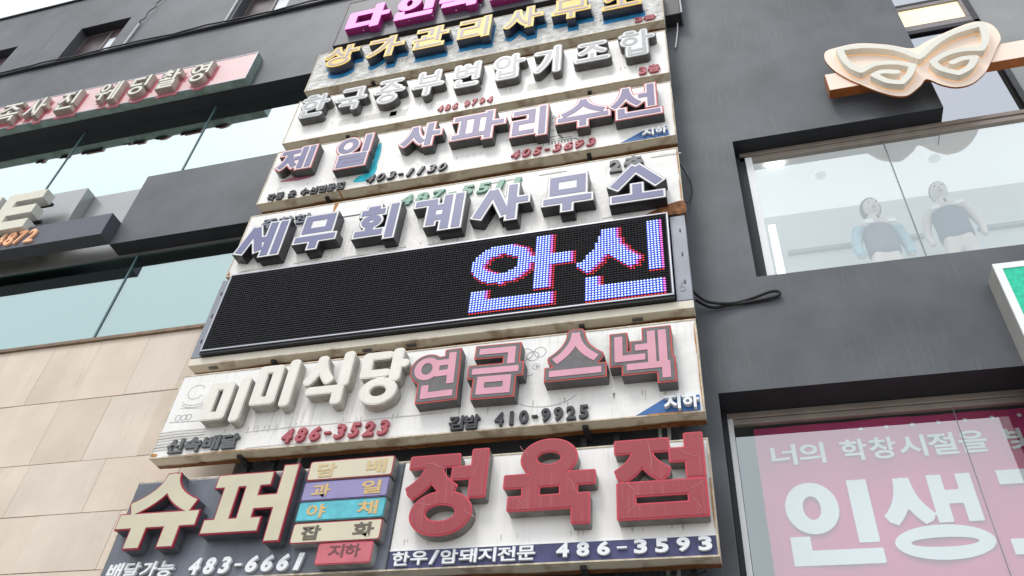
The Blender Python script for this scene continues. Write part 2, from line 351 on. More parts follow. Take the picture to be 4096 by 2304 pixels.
def contours(X, Z, D, lev):
    I = D < lev; xs = X[0]; zs = Z[:, 0]
    code = I[:-1, :-1] * 1 + I[:-1, 1:] * 2 + I[1:, 1:] * 4 + I[1:, :-1] * 8
    nxt = {}
    TB = {1: [(3, 0)], 2: [(0, 1)], 3: [(3, 1)], 4: [(1, 2)], 5: [(3, 2), (1, 0)], 6: [(0, 2)], 7: [(3, 2)], 8: [(2, 3)], 9: [(2, 0)],
          10: [(0, 3), (2, 1)], 11: [(2, 1)], 12: [(1, 3)], 13: [(1, 0)], 14: [(0, 3)]}
    def eid(i, j, e): return {0: (i, j, 0), 1: (i, j + 1, 1), 2: (i + 1, j, 0), 3: (i, j, 1)}[e]
    def pt(k):
        i, j, ty = k
        if ty == 0: a, b = D[i, j], D[i, j + 1]; u = (lev - a) / (b - a + 1e-12); return (xs[j] + u * (xs[j + 1] - xs[j]), zs[i])
        a, b = D[i, j], D[i + 1, j]; u = (lev - a) / (b - a + 1e-12); return (xs[j], zs[i] + u * (zs[i + 1] - zs[i]))
    for i, j in zip(*np.nonzero((code > 0) & (code < 15))):
        for a, b in TB[int(code[i, j])]: nxt[eid(i, j, a)] = eid(i, j, b)
    loops = []
    while nxt:
        k0 = next(iter(nxt)); k = k0; lp = []
        while k in nxt: lp.append(pt(k)); k = nxt.pop(k)
        if len(lp) < 6: continue
        # drop points that lie on straight runs
        tol = (xs[1] - xs[0]) * .10
        def dp(a, b):
            st = [(a, b)]; keep = {a, b}
            while st:
                a, b = st.pop()
                if b - a < 2: continue
                ax, az = lp[a]; bx, bz = lp[b % len(lp)]; L = math.hypot(bx - ax, bz - az) + 1e-9
                best, bi = 0, 0
                for q in range(a + 1, b):
                    x, z = lp[q]; dd = abs((x - ax) * (bz - az) - (z - az) * (bx - ax)) / L if L > 1e-6 else math.hypot(x - ax, z - az)
                    if dd > best: best, bi = dd, q
                if best > tol: keep.add(bi); st += [(a, bi), (bi, b)]
            return keep
        h = len(lp) // 2; keep = sorted(k for k in (dp(0, h) | dp(h, len(lp))) if k < len(lp))
        lp = [lp[k] for k in keep]
        ar = abs(sum(lp[k][0] * lp[(k + 1) % len(lp)][1] - lp[(k + 1) % len(lp)][0] * lp[k][1] for k in range(len(lp)))) / 2
        if len(lp) > 2 and ar > 2e-5: loops.append(lp)
    return loops
def letter(syl, box, parent, y0=0.0, depth=.12, th=.09, tv=.10, td=None, border=.02, trim=0.0, fill=0.0, rnd=0.0, rot=0.0,
           mats=('side', 'trim', 'back', 'face'), name='letter', cell=.0065, proud=.004, halo=None, label=None, slices=None, solid=False):
    """one channel letter: body (sides and rim), backing plate and face sheet"""
    x0, x1, z0, z1 = box; W, H = x1 - x0, z1 - z0; td = td or tv
    cx, cz = (x0 + x1) / 2, (z0 + z1) / 2
    S = strokes(syl, W - 2 * border, H - 2 * border, th, tv, td, -W / 2 + border, -H / 2 + border)
    pad = border + .05
    X, Z = np.meshgrid(np.arange(-W / 2 - pad, W / 2 + pad, cell) + .00013, np.arange(-H / 2 - pad, H / 2 + pad, cell) + .00017)
    D = sdf(S, X, Z, rnd)
    cr, sr = math.cos(rot), math.sin(rot)
    def outer(lps):
        def inside(p, q):
            c = False
            for (ax, az), (bx, bz) in zip(q, q[1:] + q[:1]):
                if (az > p[1]) != (bz > p[1]) and p[0] < ax + (p[1] - az) * (bx - ax) / (bz - az): c = not c
            return c
        return [a for a in lps if not any(b is not a and inside(a[0], b) for b in lps)]
    def lv(l):
        cs = contours(X, Z, D, l)
        if solid and l > .012: cs = outer(cs)
        return [[(cx + x * cr - z * sr, cz + x * sr + z * cr) for x, z in lp] for lp in cs]
    yf = y0 - depth
    org = (cx, y0, cz)
    if halo:
        b = MB(); b.prism([[(x + (halo[3] if len(halo) > 3 else 0), z - halo[1]) for x, z in lp] for lp in lv(border + halo[0])], y0 + .01, y0 - .003); h = b.build('letter_stain_or_shadow', halo[2], parent, org)  # blue residue on the torn sign, painted cast shadow on the pink one
    b = MB(); b.prism(lv(border), y0 + .01, yf, 0, 1)
    if slices: b.prism(lv(border + .004), yf + slices[0], yf + slices[0] - slices[1], 1, 1)
    o = b.build(name, [mats[0], mats[1]], parent, org)
    if label: o['label'] = label
    if trim:
        if solid:
            Df = np.full(X.shape, 9.0); ins = np.zeros(X.shape, bool)
            for lp in outer(contours(X, Z, D, border)):
                for (ax, az), (bx, bz) in zip(lp, lp[1:] + lp[:1]):
                    dx, dz = bx - ax, bz - az; k = np.clip(((X - ax) * dx + (Z - az) * dz) / (dx * dx + dz * dz + 1e-14), 0, 1)
                    Df = np.minimum(Df, np.hypot(X - ax - k * dx, Z - az - k * dz))
                    if az != bz: ins ^= ((az > Z) != (bz > Z)) & (X < ax + (Z - az) * dx / dz)
            Df = np.where(ins, -Df, Df)
            inner = [[(cx + x * cr - z * sr, cz + x * sr + z * cr) for x, z in lp] for lp in contours(X, Z, Df, -trim)]
        else: inner = lv(border - trim)
        b = MB(); b.prism(inner, yf - .0005, yf - proud, 0, 0); b.build('letter_backing', mats[2], o, org)
        yf -= proud
    b = MB(); b.prism(lv(0.0), yf + .0005, yf - proud, 0, 0); b.build('letter_face', mats[3], o, org)
    return o
# small lettering from the built-in font, one object per character
FC = {}
def char_mesh(ch, ext, off, shear, m_):
    k = (ch, ext, off, shear, m_.name)
    if k in FC: return FC[k]
    cu = bpy.data.curves.new('glyph', 'FONT'); cu.body = ch; cu.size = 1; cu.extrude = ext / 2; cu.offset = off; cu.resolution_u = 3; cu.shear = shear
    o = bpy.data.objects.new('glyph', cu); C.objects.link(o); bpy.context.view_layer.update()
    me = bpy.data.meshes.new_from_object(o.evaluated_get(bpy.context.evaluated_depsgraph_get()))
    bpy.data.objects.remove(o); bpy.data.curves.remove(cu)
    me.name = 'glyph'; me.materials.clear(); me.materials.append(m_)
    v = np.empty(len(me.vertices) * 3); me.vertices.foreach_get('co', v); v = v.reshape(-1, 3)
    lo, hi = v.min(0), v.max(0)
    FC[k] = (me, lo, hi); return FC[k]
def hang(ch): return ord(ch) > 0x1100
def text(body, box, parent, m_, y=0.0, depth=.03, off=.025, shear=0.0, name=None, dw=.80):
    x0, x1, z0, z1 = box
    adv = [1.0 if hang(c) else {' ': .45, '-': .55, '/': .6}.get(c, .72) for c in body]
    W = x1 - x0; H = z1 - z0; tot = sum(adv); sx = W / tot
    anyh = any(hang(c) for c in body)
    x = x0
    for c, a in zip(body, adv):
        if c != ' ':
            me, lo, hi = char_mesh(c, 1.0, off, shear, m_)
            o = bpy.data.objects.new(name or ('letter' if hang(c) else ('digit' if c.isdigit() else 'letter')), me); C.objects.link(o)
            cw = hi[0] - lo[0]; chh = hi[1] - lo[1]
            if hang(c): s_x = sx * a * .92 / cw; s_z = H / chh; dz = -lo[1] * s_z
            elif c.isdigit(): s_x = sx * a * dw / max(cw, .40); s_z = H * (.92 if anyh else 1) / chh; dz = -lo[1] * s_z
            elif c == '/': s_x = sx * .5 / cw; s_z = H / chh; dz = -lo[1] * s_z
            else: s_x = sx * a * .62 / cw; s_z = H * .13 / chh; dz = H * .42 - lo[1] * s_z
            o.parent = parent; px, py, pz = wloc(parent)
            o.rotation_euler = (R(90), 0, 0)
            o.scale = (s_x, s_z, depth)
            o.location = (x + sx * a / 2 - (lo[0] + hi[0]) / 2 * s_x - px, y - depth / 2 - .0015 - py, z0 + dz - pz)
        x += sx * a
def strip(pts, wd, y, mb, mi=0):
    """thin flat drawn line in the plane y"""
    for (ax, az), (bx, bz) in zip(pts[:-1], pts[1:]):
        dx, dz = bx - ax, bz - az; L = math.hypot(dx, dz) + 1e-9; nx, nz = -dz / L * wd / 2, dx / L * wd / 2
        ex, ez = dx / L * wd * .3, dz / L * wd * .3
        mb.quad((ax - nx - ex, y, az - nz - ez), (bx - nx + ex, y, bz - nz + ez), (bx + nx + ex, y, bz + nz + ez), (ax + nx - ex, y, az + nz - ez), mi)
def arc(cx, cz, rx, rz, a0, a1, n_=12):
    return [(cx + rx * math.cos(R(a0 + (a1 - a0) * k / n_)), cz + rz * math.sin(R(a0 + (a1 - a0) * k / n_))) for k in range(n_ + 1)]
def smooth_path(pts, n_=5, closed=False):
    out = []; N = len(pts)
    rng = range(N) if closed else range(N - 1)
    g = (lambda i: pts[i % N]) if closed else (lambda i: pts[max(0, min(N - 1, i))])
    for i in rng:
        p0, p1, p2, p3 = g(i - 1), g(i), g(i + 1), g(i + 2)
        for k in range(n_):
            u = k / n_
            out.append(tuple(.5 * ((2 * p1[q]) + (-p0[q] + p2[q]) * u + (2 * p0[q] - 5 * p1[q] + 4 * p2[q] - p3[q]) * u * u + (-p0[q] + 3 * p1[q] - 3 * p2[q] + p3[q]) * u ** 3) for q in range(len(p1))))
    if not closed: out.append(pts[-1])
    return out

# ================================================================== GROUND
b = MB(); b.quad((-300, -300, 0), (300, -300, 0), (300, 300, 0), (-300, 300, 0))
tag(b.build('ground', mat('street_concrete', (.29, .275, .25), .8, .15, .5)), kind='structure')

# ================================================================== MAIN BUILDING
WY = .40
bld = thing('dark_building', (-5, .4, 0), 'charcoal rendered commercial building carrying the stack of signs', 'building')
def wall_panel(x0, x1, z0, z1, holes, y, yb, mats, name, parent, cell=None):
    """front skin at y with rectangular holes and their reveals back to yb"""
    xs = sorted({x0, x1, *[h[0] for h in holes], *[h[1] for h in holes]}); zs = sorted({z0, z1, *[h[2] for h in holes], *[h[3] for h in holes]})
    b = MB()
    for i in range(len(xs) - 1):
        for j in range(len(zs) - 1):
            cx, cz = (xs[i] + xs[i + 1]) / 2, (zs[j] + zs[j + 1]) / 2
            if any(h[0] < cx < h[1] and h[2] < cz < h[3] for h in holes): continue
            b.quad((xs[i], y, zs[j]), (xs[i + 1], y, zs[j]), (xs[i + 1], y, zs[j + 1]), (xs[i], y, zs[j + 1]))
    for h in holes:
        a, c, e, g = h
        b.quad((a, y, e), (a, y, g), (a, yb, g), (a, yb, e)); b.quad((c, y, e), (c, yb, e), (c, yb, g), (c, y, g))
        b.quad((a, y, g), (c, y, g), (c, yb, g), (a, yb, g), 1); b.quad((a, y, e), (a, yb, e), (c, yb, e), (c, y, e))
    b.quad((x0, y, z0), (x1, y, z0), (x1, yb, z0), (x0, yb, z0), 1); b.quad((x0, y, z1), (x1, y, z1), (x1, yb, z1), (x0, yb, z1))
    b.quad((x0, y, z0), (x0, yb, z0), (x0, yb, z1), (x0, y, z1)); b.quad((x1, y, z0), (x1, yb, z0), (x1, yb, z1), (x1, y, z1))
    return b.build(name, mats, parent)
W2 = [WALL, WALLD]
wins = [(-12.80, -11.50, 15.90, 17.34), (-17.2, -14.45, 15.90, 17.22), (-8.62, -7.40, 15.90, 17.4)]
wall_panel(-16.2, 2.77, 15.90, 18.92, wins, WY, .75, W2, 'upper_wall', bld)
wall_panel(-16.2, -5.0, 13.36, 15.84, [], WY, .76, W2, 'fascia', bld)
wall_panel(-8.42, -5.0, 9.655, 11.19, [], WY, .72, W2, 'fascia', bld)
# pillar and right wall with the two shop windows
b = MB()
def q_(x0, x1, z0, z1): b.quad((x0, WY, z0), (x1, WY, z0), (x1, WY, z1), (x0, WY, z1))
q_(-5.0, -.08, -.0, 6.075); q_(-5.0, .435, 6.075, 9.70); q_(-5.0, 2.77, 9.70, 15.84)
q_(.435, 6.0, 6.075, 7.46)
b.quad((.435, WY, 7.46), (.435, .80, 7.46), (.435, .80, 9.70), (.435, WY, 9.70))
b.quad((-.08, WY, 0), (-.08, .95, 0), (-.08, .95, 6.075), (-.08, WY, 6.075))
b.quad((.435, WY, 7.46), (6, WY, 7.46), (6, .80, 7.46), (.435, .80, 7.46))
b.quad((.435, WY, 9.70), (2.77, WY, 9.70), (2.77, .80, 9.70), (.435, .80, 9.70), 1)
b.quad((-.08, WY, 6.075), (6, WY, 6.075), (6, .95, 6.075), (-.08, .95, 6.075), 1)
b.quad((2.77, WY, 9.70), (2.77, .95, 9.70), (2.77, .95, 18.9), (2.77, WY, 18.9))
b.quad((-5, WY, 0), (-5, 1.2, 0), (-5, 1.2, 15.84), (-5, WY, 15.84))
wl = b.build('front_wall', W2, bld)
b = MB(); b.box(-16.3, 2.77, .34, .78, 15.845, 15.895); b.build('ledge', mat('ledge_black', (.03, .03, .035), .6), bld)
b = MB(); b.box(-16.25, 2.8, .36, 9, 18.925, 18.98); b.box(-16.2, -5.05, .80, 9, 13.45, 18.9); b.box(-5.0, 2.75, .85, 9, 9.9, 18.9); b.build('roof', WALLD, bld)
# roller-coat seams and patches on the render
b = MB()
for x, z0, z1 in ((-13.6, 16.0, 18.85),):
    b.box(x, x + .012, WY - .003, WY + .01, z0, z1)
b.build('wall_seam', mat('seam_grey', (.20, .205, .22), .7), bld)
# small upper windows
for k, (x0, x1, z0, z1) in enumerate(wins):
    f = MB(); yf = .60
    f.box(x0, x1, yf, yf + .05, z0, z0 + .10); f.box(x0, x1, yf, yf + .05, z1 - .05, z1); f.box(x0, x0 + .05, yf, yf + .05, z0, z1)
    f.box(x1 - .05, x1, yf, yf + .05, z0, z1)
    xm = x0 + (x1 - x0) * .55
    f.box(xm - .025, xm + .025, yf - .02, yf + .03, z0 + .08, z1 - .05)
    wd = f.build('window', mat('brown_window_frame', (.14, .11, .11), .4), bld)
    g = MB(); g.box(x0 + .05, xm - .03, yf + .02, yf + .03, z0 + .10, z1 - .05); g.build('pane', mat('curtained_pane', (.08, .06, .065), .3, .4, 3), wd)
    g = MB(); g.box(xm + .03, x1 - .05, yf + .01, yf + .02, z0 + .10, z1 - .35); g.build('pane', mat('pale_pane', (.75, .80, .84), .2), wd)
    g = MB(); g.box(xm + .03, x1 - .05, yf + .02, yf + .03, z1 - .345, z1 - .05); g.build('pane', mat('purple_pane', (.16, .11, .13), .2), wd)
# spandrel and glass bands on the left
b = MB(); b.box(-30, -5.0, .64, .715, 9.63, 11.24); b.build('spandrel', SPAN, bld)
b = MB(); b.box(-30, -9.62, .45, .64, 10.15, 11.26); bevel(b.build('cladding_box', SPAN, bld), .006)
def band(x_m, z0, z1, m_, name, y=.66):
    for a, c in zip(x_m[:-1], x_m[1:]):
        g = MB(); g.box(a + .012, c - .012, y, y + .02, z0, z1); pn = g.build('glass_pane', m_, bld)
    for a in x_m:
        f = MB(); f.box(a - .014, a + .014, y - .012, y + .06, z0, z1); f.build('mullion', mat('mullion_teal', (.09, .16, .17), .4), bld)
band([-24.7, -21.9, -19.1, -16.4, -13.65, -10.89, -8.11, -5.0], 11.245, 13.37, GLASSU, 'upper')
band([-22.2, -19.4, -16.6, -13.8, -11.0, -8.08, -5.0], 7.99, 9.62, GLASSL, 'lower')
RMG = mat('room_green_grey', (.30, .38, .35), .7, .1, 1); RMC = mat('room_cream', (.62, .58, .45), .7, .1, 2)
b = MB(); b.box(-30, -5.0, 3.0, 3.1, 7.9, 13.4); b.build('inner_wall', RMG, bld)
b = MB(); b.box(-30, -5.0, .70, 3.0, 13.36, 13.42); b.box(-30, -5.0, .72, 3.0, 11.15, 11.22); b.build('inner_slab', RMG, bld)
b = MB(); b.box(-30, -5.0, .72, 3.0, 9.63, 9.66); b.box(-30, -5.0, .72, 3.0, 7.93, 7.97); b.build('inner_slab', RMG, bld)
for x in (-10.0, -15.4):
    b = MB(); b.box(x, x + .22, .95, 1.3, 11.23, 13.35); b.build('inner_column', RMC, bld)
for x, w_ in ((-7.75, .5), (-6.6, .3), (-12.0, .8)):
    b = MB(); b.box(x, x + w_, .80, .82, 7.99, 9.6); b.build('blind', RMC, bld)

# stone cladding, tile by tile
sw = thing('stone_wall', (-8, .62, 6), 'beige stone cladding wall below the teal glass at lower left', 'wall')
b = MB(); b.box(-20, -5.0, .635, 1.4, 0, 7.93); b.build('joint_backing', JOINT, sw)
rows = [(7.935, 7.00), (6.985, 6.095), (6.085, 5.425), (5.415, 4.765), (4.755, 4.10), (4.09, 3.43)]
offs = [-7.1, -7.25, -6.9, -7.45, -7.05, -7.3]
for (zt, zb), of in zip(rows, offs):
    wdt = .74 if zt - zb > .8 else 1.05
    k = -8
    while True:
        xa = of + k * wdt; xb = xa + wdt
        if xa > -5.02: break
        k += 1
        if xb < -13.2: continue
        xb = min(xb, -5.005); jy = random.uniform(-.002, .002)
        g = MB(); g.box(xa + .0012, xb - .0012, .612 + jy, .66, zb - .003 + random.uniform(0, .003), zt + .0005)
        o = g.build('stone_tile', random.choice(STONE), sw, (xa - random.random() * 9, .62, zb - random.random() * 9)); bevel(o, .0015)
b = MB(); b.box(-20, -5.0, .575, .70, 7.935, 7.985)
for k in range(9): b.box(-13.0 + k * .95, -12.94 + k * .95, .57, .58, 7.94, 7.98)
b.build('sill', mat('sill_brown', (.20, .13, .08), .5, .4, 6), sw)

# shop window (upper right)
sh = thing('shop_window', (.5, .6, 7.5), 'wide upper shop window with two mannequins behind reflective glass', 'window')
f = MB(); f.box(.50, 6.0, .60, .66, 9.635, 9.695); f.box(.50, 6, .62, .68, 9.56, 9.632); bevel(f.build('top_frame', BEIGEF, sh), .003)
f = MB(); f.box(.555, .635, .60, .68, 7.465, 9.60); bevel(f.build('side_frame', WFRAME, sh), .003)
f = MB(); f.box(.44, .552, .62, .66, 7.46, 9.69); f.build('jamb', WALLD, sh)
for a, c in ((.64, 2.105), (2.12, 4.5), (4.51, 6)):
    g = MB(); g.quad((a, .652, 7.47), (c, .652, 7.47), (c, .652, 9.58), (a, .652, 9.58)); g.build('glass_pane', GLASSC, sh)
f = MB(); f.box(2.106, 2.119, .648, .662, 7.47, 9.58); f.build('glass_joint', mat('joint_grey', (.25, .27, .28), .5), sh)
IN = mat('display_wall_white', (.80, .82, .82), .7, .03, 2)
f = MB(); f.box(.44, 6, 1.75, 1.85, 6.9, 9.9); f.build('back_wall', IN, sh)
f = MB(); f.box(.44, 6, .70, 1.75, 9.72, 9.80); f.build('ceiling', mat('ceiling_added_glow', (.80, .83, .84), .7, .03, 1, emit=.50), sh)  # ceiling glow is added to brighten the display room, no lamp there
f = MB(); f.box(.44, 6, .81, 1.75, 7.0, 7.07); f.build('display_floor', IN, sh)
f = MB(); f.box(.44, .50, .70, 1.75, 7.456, 9.715); f.build('side_wall', IN, sh)
for a, c in ((.95, 1.75), (2.25, 2.52), (3.1, 5.9)):
    f = MB(); f.box(a, c, 1.70, 1.748, 8.98, 9.03); f.build('shelf_edge', mat('shelf_grey', (.35, .38, .38), .6), sh)
for x in (1.45, 2.75):
    f = MB(); f.tube([(x, 1.15, 9.721), (x, 1.15, 9.705)], .07, 14); f.build('downlight', mat('downlight_ring', (.78, .82, .82), .4, emit=.25), sh)
f = MB(); f.box(.70, .78, .95, .98, 7.47, 8.75); f.build('light_strip', mat('lit_strip', (.92, .97, 1.0), .4, emit=2.0), sh)
f = MB(); f.tube([(.80, .86, 9.70), (1.02, .86, 9.70)], .022, 8); f.build('lamp', mat('lit_tube', (.98, .96, .80), .4, emit=6), sh)

# lower banner window
lw = thing('banner_window', (0, .78, 4), 'lower shop window filled by a pink banner with white letters', 'window')
f = MB(); f.box(-.03, 6, .74, .80, 6.012, 6.072); f.box(-.03, 6, .76, .82, 5.958, 6.009); bevel(f.build('top_frame', BEIGEF, lw), .003)
f = MB(); f.box(-.03, .02, .74, .80, 2.5, 6.01); bevel(f.build('side_frame', WFRAME, lw), .003)
f = MB(); f.box(-.075, -.032, .70, .80, 2.5, 6.07); f.build('jamb', WALLD, lw)
for a, c in ((.025, 1.905), (1.912, 3.9), (3.91, 6)):
    g = MB(); g.quad((a, .787, 2.5), (c, .787, 2.5), (c, .787, 5.955), (a, .787, 5.955)); g.build('glass_pane', GLASSC, lw)
f = MB(); f.box(1.906, 1.911, .783, .795, 2.5, 5.955); f.build('glass_joint', mat('joint_grey', (.25, .27, .28), .5), lw)
f = MB(); f.box(-.07, 6, 1.6, 1.7, 2.4, 6.1); f.build('back_wall', mat('room_grey', (.18, .20, .20), .7), lw)
f = MB(); f.box(-.07, 6, .83, 1.6, 5.98, 6.05); f.build('ceiling', mat('room_grey', (.18, .20, .20), .7), lw)
bn = thing('banner', (1.3, .83, 4.5), 'deep pink cloth banner with large white Korean letters behind the glass', 'banner')
b = MB(); nx = 60; nz = 40
def bny(x, z): return .825 + .007 * math.sin(x * 9 + z * 3) + .005 * math.sin(z * 7 - x * 4)
for i in range(nx):
    for j in range(nz):
        xa, xb = .195 + i * (4.2 / nx), .195 + (i + 1) * (4.2 / nx); za, zb = 2.6 + j * (3.335 / nz), 2.6 + (j + 1) * (3.335 / nz)
        b.quad((xa, bny(xa, za), za), (xb, bny(xb, za), za), (xb, bny(xb, zb), zb), (xa, bny(xa, zb), zb))
b.build('cloth', mat('magenta_cloth', (.66, .06, .20), .7, .06, 3), bn)
PRINT = mat('white_print', (.86, .90, .90), .6, .03, 3)
def printed(syl, box, th, tv, td, rnd=0):
    x0, x1, z0, z1 = box
    S = strokes(syl, x1 - x0, z1 - z0, th, tv, td, x0, z0)
    X, Z = np.meshgrid(np.arange(x0 - .03, x1 + .03, .009) + .0001, np.arange(z0 - .03, z1 + .03, .009) + .0001)
    b = MB(); b.prism(contours(X, Z, sdf(S, X, Z, rnd), 0), .808, .808); b.build('letter', PRINT, bn)
printed('인', (.33, 1.08, 4.585, 5.335), .13, .16, .15); printed('생', (1.13, 1.90, 4.59, 5.335), .125, .115, .13); printed('교', (2.0, 2.85, 4.61, 5.34), .13, .15, .14)
for tx, bx_ in (('너의', (.304, .785, 5.52, 5.73)), ('학창시절을', (.90, 2.10, 5.52, 5.735)), ('빛내는', (2.23, 2.95, 5.525, 5.735))):
    text(tx, bx_, bn, PRINT, .809, .002, .022)
b = MB()
for k in range(7): b.prism([arc(1.12 + k * .215, 5.835 + .003 * k, .018, .018, 0, 340, 14)], .809, .809)
b.build('grommet', PRINT, bn)

# recessed bay at far right
rb = thing('side_bay', (3.2, .9, 12), 'recessed glazed bay with a yellow lit window at upper right', 'window')
f = MB(); f.box(2.77, 3.74, .90, .92, 9.82, 11.93); f.build('glass_pane', GLASSR, rb)
f = MB(); f.box(2.77, 3.86, .86, .92, 11.96, 12.04); f.build('sill', mat('sill_black', (.02, .02, .025), .5), rb)
f = MB(); f.box(2.77, 3.86, .87, .92, 12.05, 12.17); f.box(3.75, 3.86, .87, .92, 12.171, 12.60); f.box(2.77, 3.86, .87, .92, 12.601, 12.68); bevel(f.build('window_frame', mat('taupe_frame', (.24, .21, .21), .4), rb), .003)
f = MB(); f.box(2.77, 3.745, .89, .91, 12.175, 12.597); f.build('lit_pane', mat('warm_lit_pane', (.95, .83, .50), .5, .05, 4, emit=.75), rb)
f = MB(); f.box(2.77, 3.86, .865, .92, 12.682, 12.73); f.build('head', mat('sill_black', (.02, .02, .025), .5), rb)
f = MB(); f.box(2.77, 3.8, .90, .92, 12.74, 15.9); f.build('upper_panel', GLASSR, rb)
f = MB(); f.box(3.87, 7.5, .90, 1.2, 9.82, 19.0); f.build('side_wall', mat('grey_green_wall', (.27, .28, .275), .5, .1, 1.5, .2, 40), rb)
f = MB(); f.box(3.80, 3.868, .86, .93, 9.91, 19.0); f.build('corner_trim', DARKM, rb)
f = MB(); f.box(2.77, 6, .80, .89, 9.81, 9.90); f.build('header', WALLD, rb)
b = MB(); b.box(-5, 6, 1.95, 9, 0, 9.0); b.box(2.76, 8, 1.25, 9, 9.9, 18.9); b.build('core', mat('dim_core', (.05, .05, .055), .8), bld)

# conduits and cables on the upper wall
for x, z1 in ((-11.06, 16.80), (-8.70, 17.3)):
    cd = MB(); cd.tube([(x, .365, 15.90), (x + .01, .365, z1)], .022, 8)
    c_ = cd.build('conduit', mat('conduit_grey', (.42, .43, .46), .45))
    tag(c_, 'grey conduit pipe rising from the ledge, %s' % ('left of the middle upper window cable' if x < -10 else 'beside the upper window nearest the signs'), 'pipe')
pts = [(-11.05, .36, 16.8), (-11.02, .34, 16.86), (-11.08, .35, 16.92), (-10.98, .35, 17.0), (-10.99, .34, 17.25), (-10.9, .35, 17.45), (-10.95, .35, 17.6), (-10.84, .35, 17.9), (-10.80, .35, 18.3), (-10.76, .36, 18.9)]
b = MB(); b.tube(smooth_path(pts, 4), .011, 6); tag(b.build('cable', mat('black_cable', (.015, .015, .018), .5), smooth=True), 'thin crooked black cable running up the wall to the roof', 'cable')
pts = [(x, .325 + .01 * math.sin(x * 3), 15.905 + .012 * math.sin(x * 5.3) + .008 * math.sin(x * 11)) for x in np.arange(-15.8, -5.6, .25)]
b = MB(); b.tube(pts, .016, 6); tag(b.build('cable', MATS['black_cable']), 'long black cable lying along the thin ledge at upper left', 'cable')

# ================================================================== SIGNS
posts = thing('support_frame', (-3, .3, 4), 'dark steel posts holding the stacked signboards off the wall', 'frame')
for x in (-4.75, -4.45, -1.30, -1.0, -.42): 
    b = MB(); b.box(x - .025, x + .025, .24, .30, 3.6, 13.3); b.build('post', DARKM, posts)
for x in (-4.2, -.62, -.54):
    b = MB(); b.tube([(x, .31, 3.6), (x, .31, 13.0)], .017, 8); b.build('pipe', mat('pale_pipe', (.50, .50, .48), .5), posts)
for z in (5.45, 6.78, 8.14, 9.38, 10.70, 12.0):
    b = MB(); b.box(-5.5, -.4, .245, .285, z - .02, z + .02); b.build('rail', DARKM, posts)
def board(label, x0, x1, z0, z1, front=None, depth=.2, y=0.0, group='signboards in the stack', mats=None, brackets=(-4.72, -1.25)):
    t = thing('signboard', (x0, y, z0), label, 'signboard', group)
    front = front or WHITE
    b = MB(); b.box(x0, x1, y + .012, y + depth, z0, z1); o = b.build('box', mats or SIDEW, t, (x0, y, z0)); bevel(o, .004)
    b = MB(); b.box(x0 + .014, x1 - .014, y, y + .0115, z0 + .014, z1 - .014); o = b.build('panel', front, t, (x0, y, z0))
    r = .014; b = MB(); b.box(x0, x1, y - .006, y + .0118, z0, z0 + r); b.box(x0, x1, y - .006, y + .0118, z1 - r, z1)
    b.box(x0, x0 + r, y - .006, y + .0118, z0 + r, z1 - r); b.box(x1 - r, x1, y - .006, y + .0118, z0 + r, z1 - r)
    o = b.build('rim', RIM if mats is None else mats, t, (x0, y, z0))
    for x in brackets:
        b = MB(); b.box(x - .025, x + .025, y + .06, y + .30, z0 - .03, z0 - .002); b.box(x - .025, x + .025, y + .045, y + .06, z0 - .03, z0 + .0); bevel(b.build('bracket', DARKM, t, (x, y, z0)), .003)
    return t
LX, RX = -5.73, -.20
s1 = board('dark grey board with glowing pink letters, topmost of the stack', -5.55, -1.2, 13.34, 14.75, mat('board_graphite', (.095, .095, .11), .5, .08, 3), .1, 0, mats=mat('board_edge_black', (.02, .02, .025), .5), brackets=())
s2 = board('torn white signboard with yellow outlined letters and blue stains', LX, RX, 12.10, 13.15, TORN, brackets=(-4.6,))
s3 = board('white signboard with grey brush style letters, third from the top', LX, RX, 10.785, 11.83)
s4 = board('white signboard with purple letters edged in red', LX, RX, 9.48, 10.60)
s5 = board('wrinkled white signboard with large lavender block letters above the LED screen', LX, RX, 8.15, 9.25, WHITE2)
s7 = board('rusty white signboard with cream letters and pink letters', LX, RX, 5.62, 6.66, WHITE2)
s8 = board('bottom signboard, dark half with cream letters and white half with red letters', LX, RX, 4.33, 5.36, WHITE)
bt = MB(); bt.box(LX - .002, LX + .05, -.003, .1, 4.36, 4.4)

RUSTM = mat('heavy_rust', (.22, .085, .03), .8, .6, 18, .5, 40); RUSTO = mat('rust_orange', (.48, .22, .06), .8, .4, 25)
def rust_front(par, x, z, w_, h_, m_=RUSTO, name='rust_stain'):
    pts = [(x + w_ * math.cos(a) * random.uniform(.6, 1.1), z + h_ * math.sin(a) * random.uniform(.6, 1.1)) for a in [k * math.pi / 5 for k in range(10)]]
    b = MB(); b.prism([smooth_path(pts, 3, True)], -.0085, -.0085); b.build(name, m_, par)
def rust_under(par, x, y, z, w_, d_, m_=RUSTM):
    b = MB(); k0 = 14
    pts = [(x - w_ / 2 + w_ * k / k0, y - d_ * random.uniform(.3, 1.0) * math.sin(math.pi * (k + .3) / (k0 + .6))) for k in range(k0 + 1)]
    for (xa, ya), (xb, yb) in zip(pts[:-1], pts[1:]): b.quad((xa, ya, z - .0015), (xb, yb, z - .0015), (xb, .199, z - .0015), (xa, .199, z - .0015))
    b.build('rust_stain', m_, par)
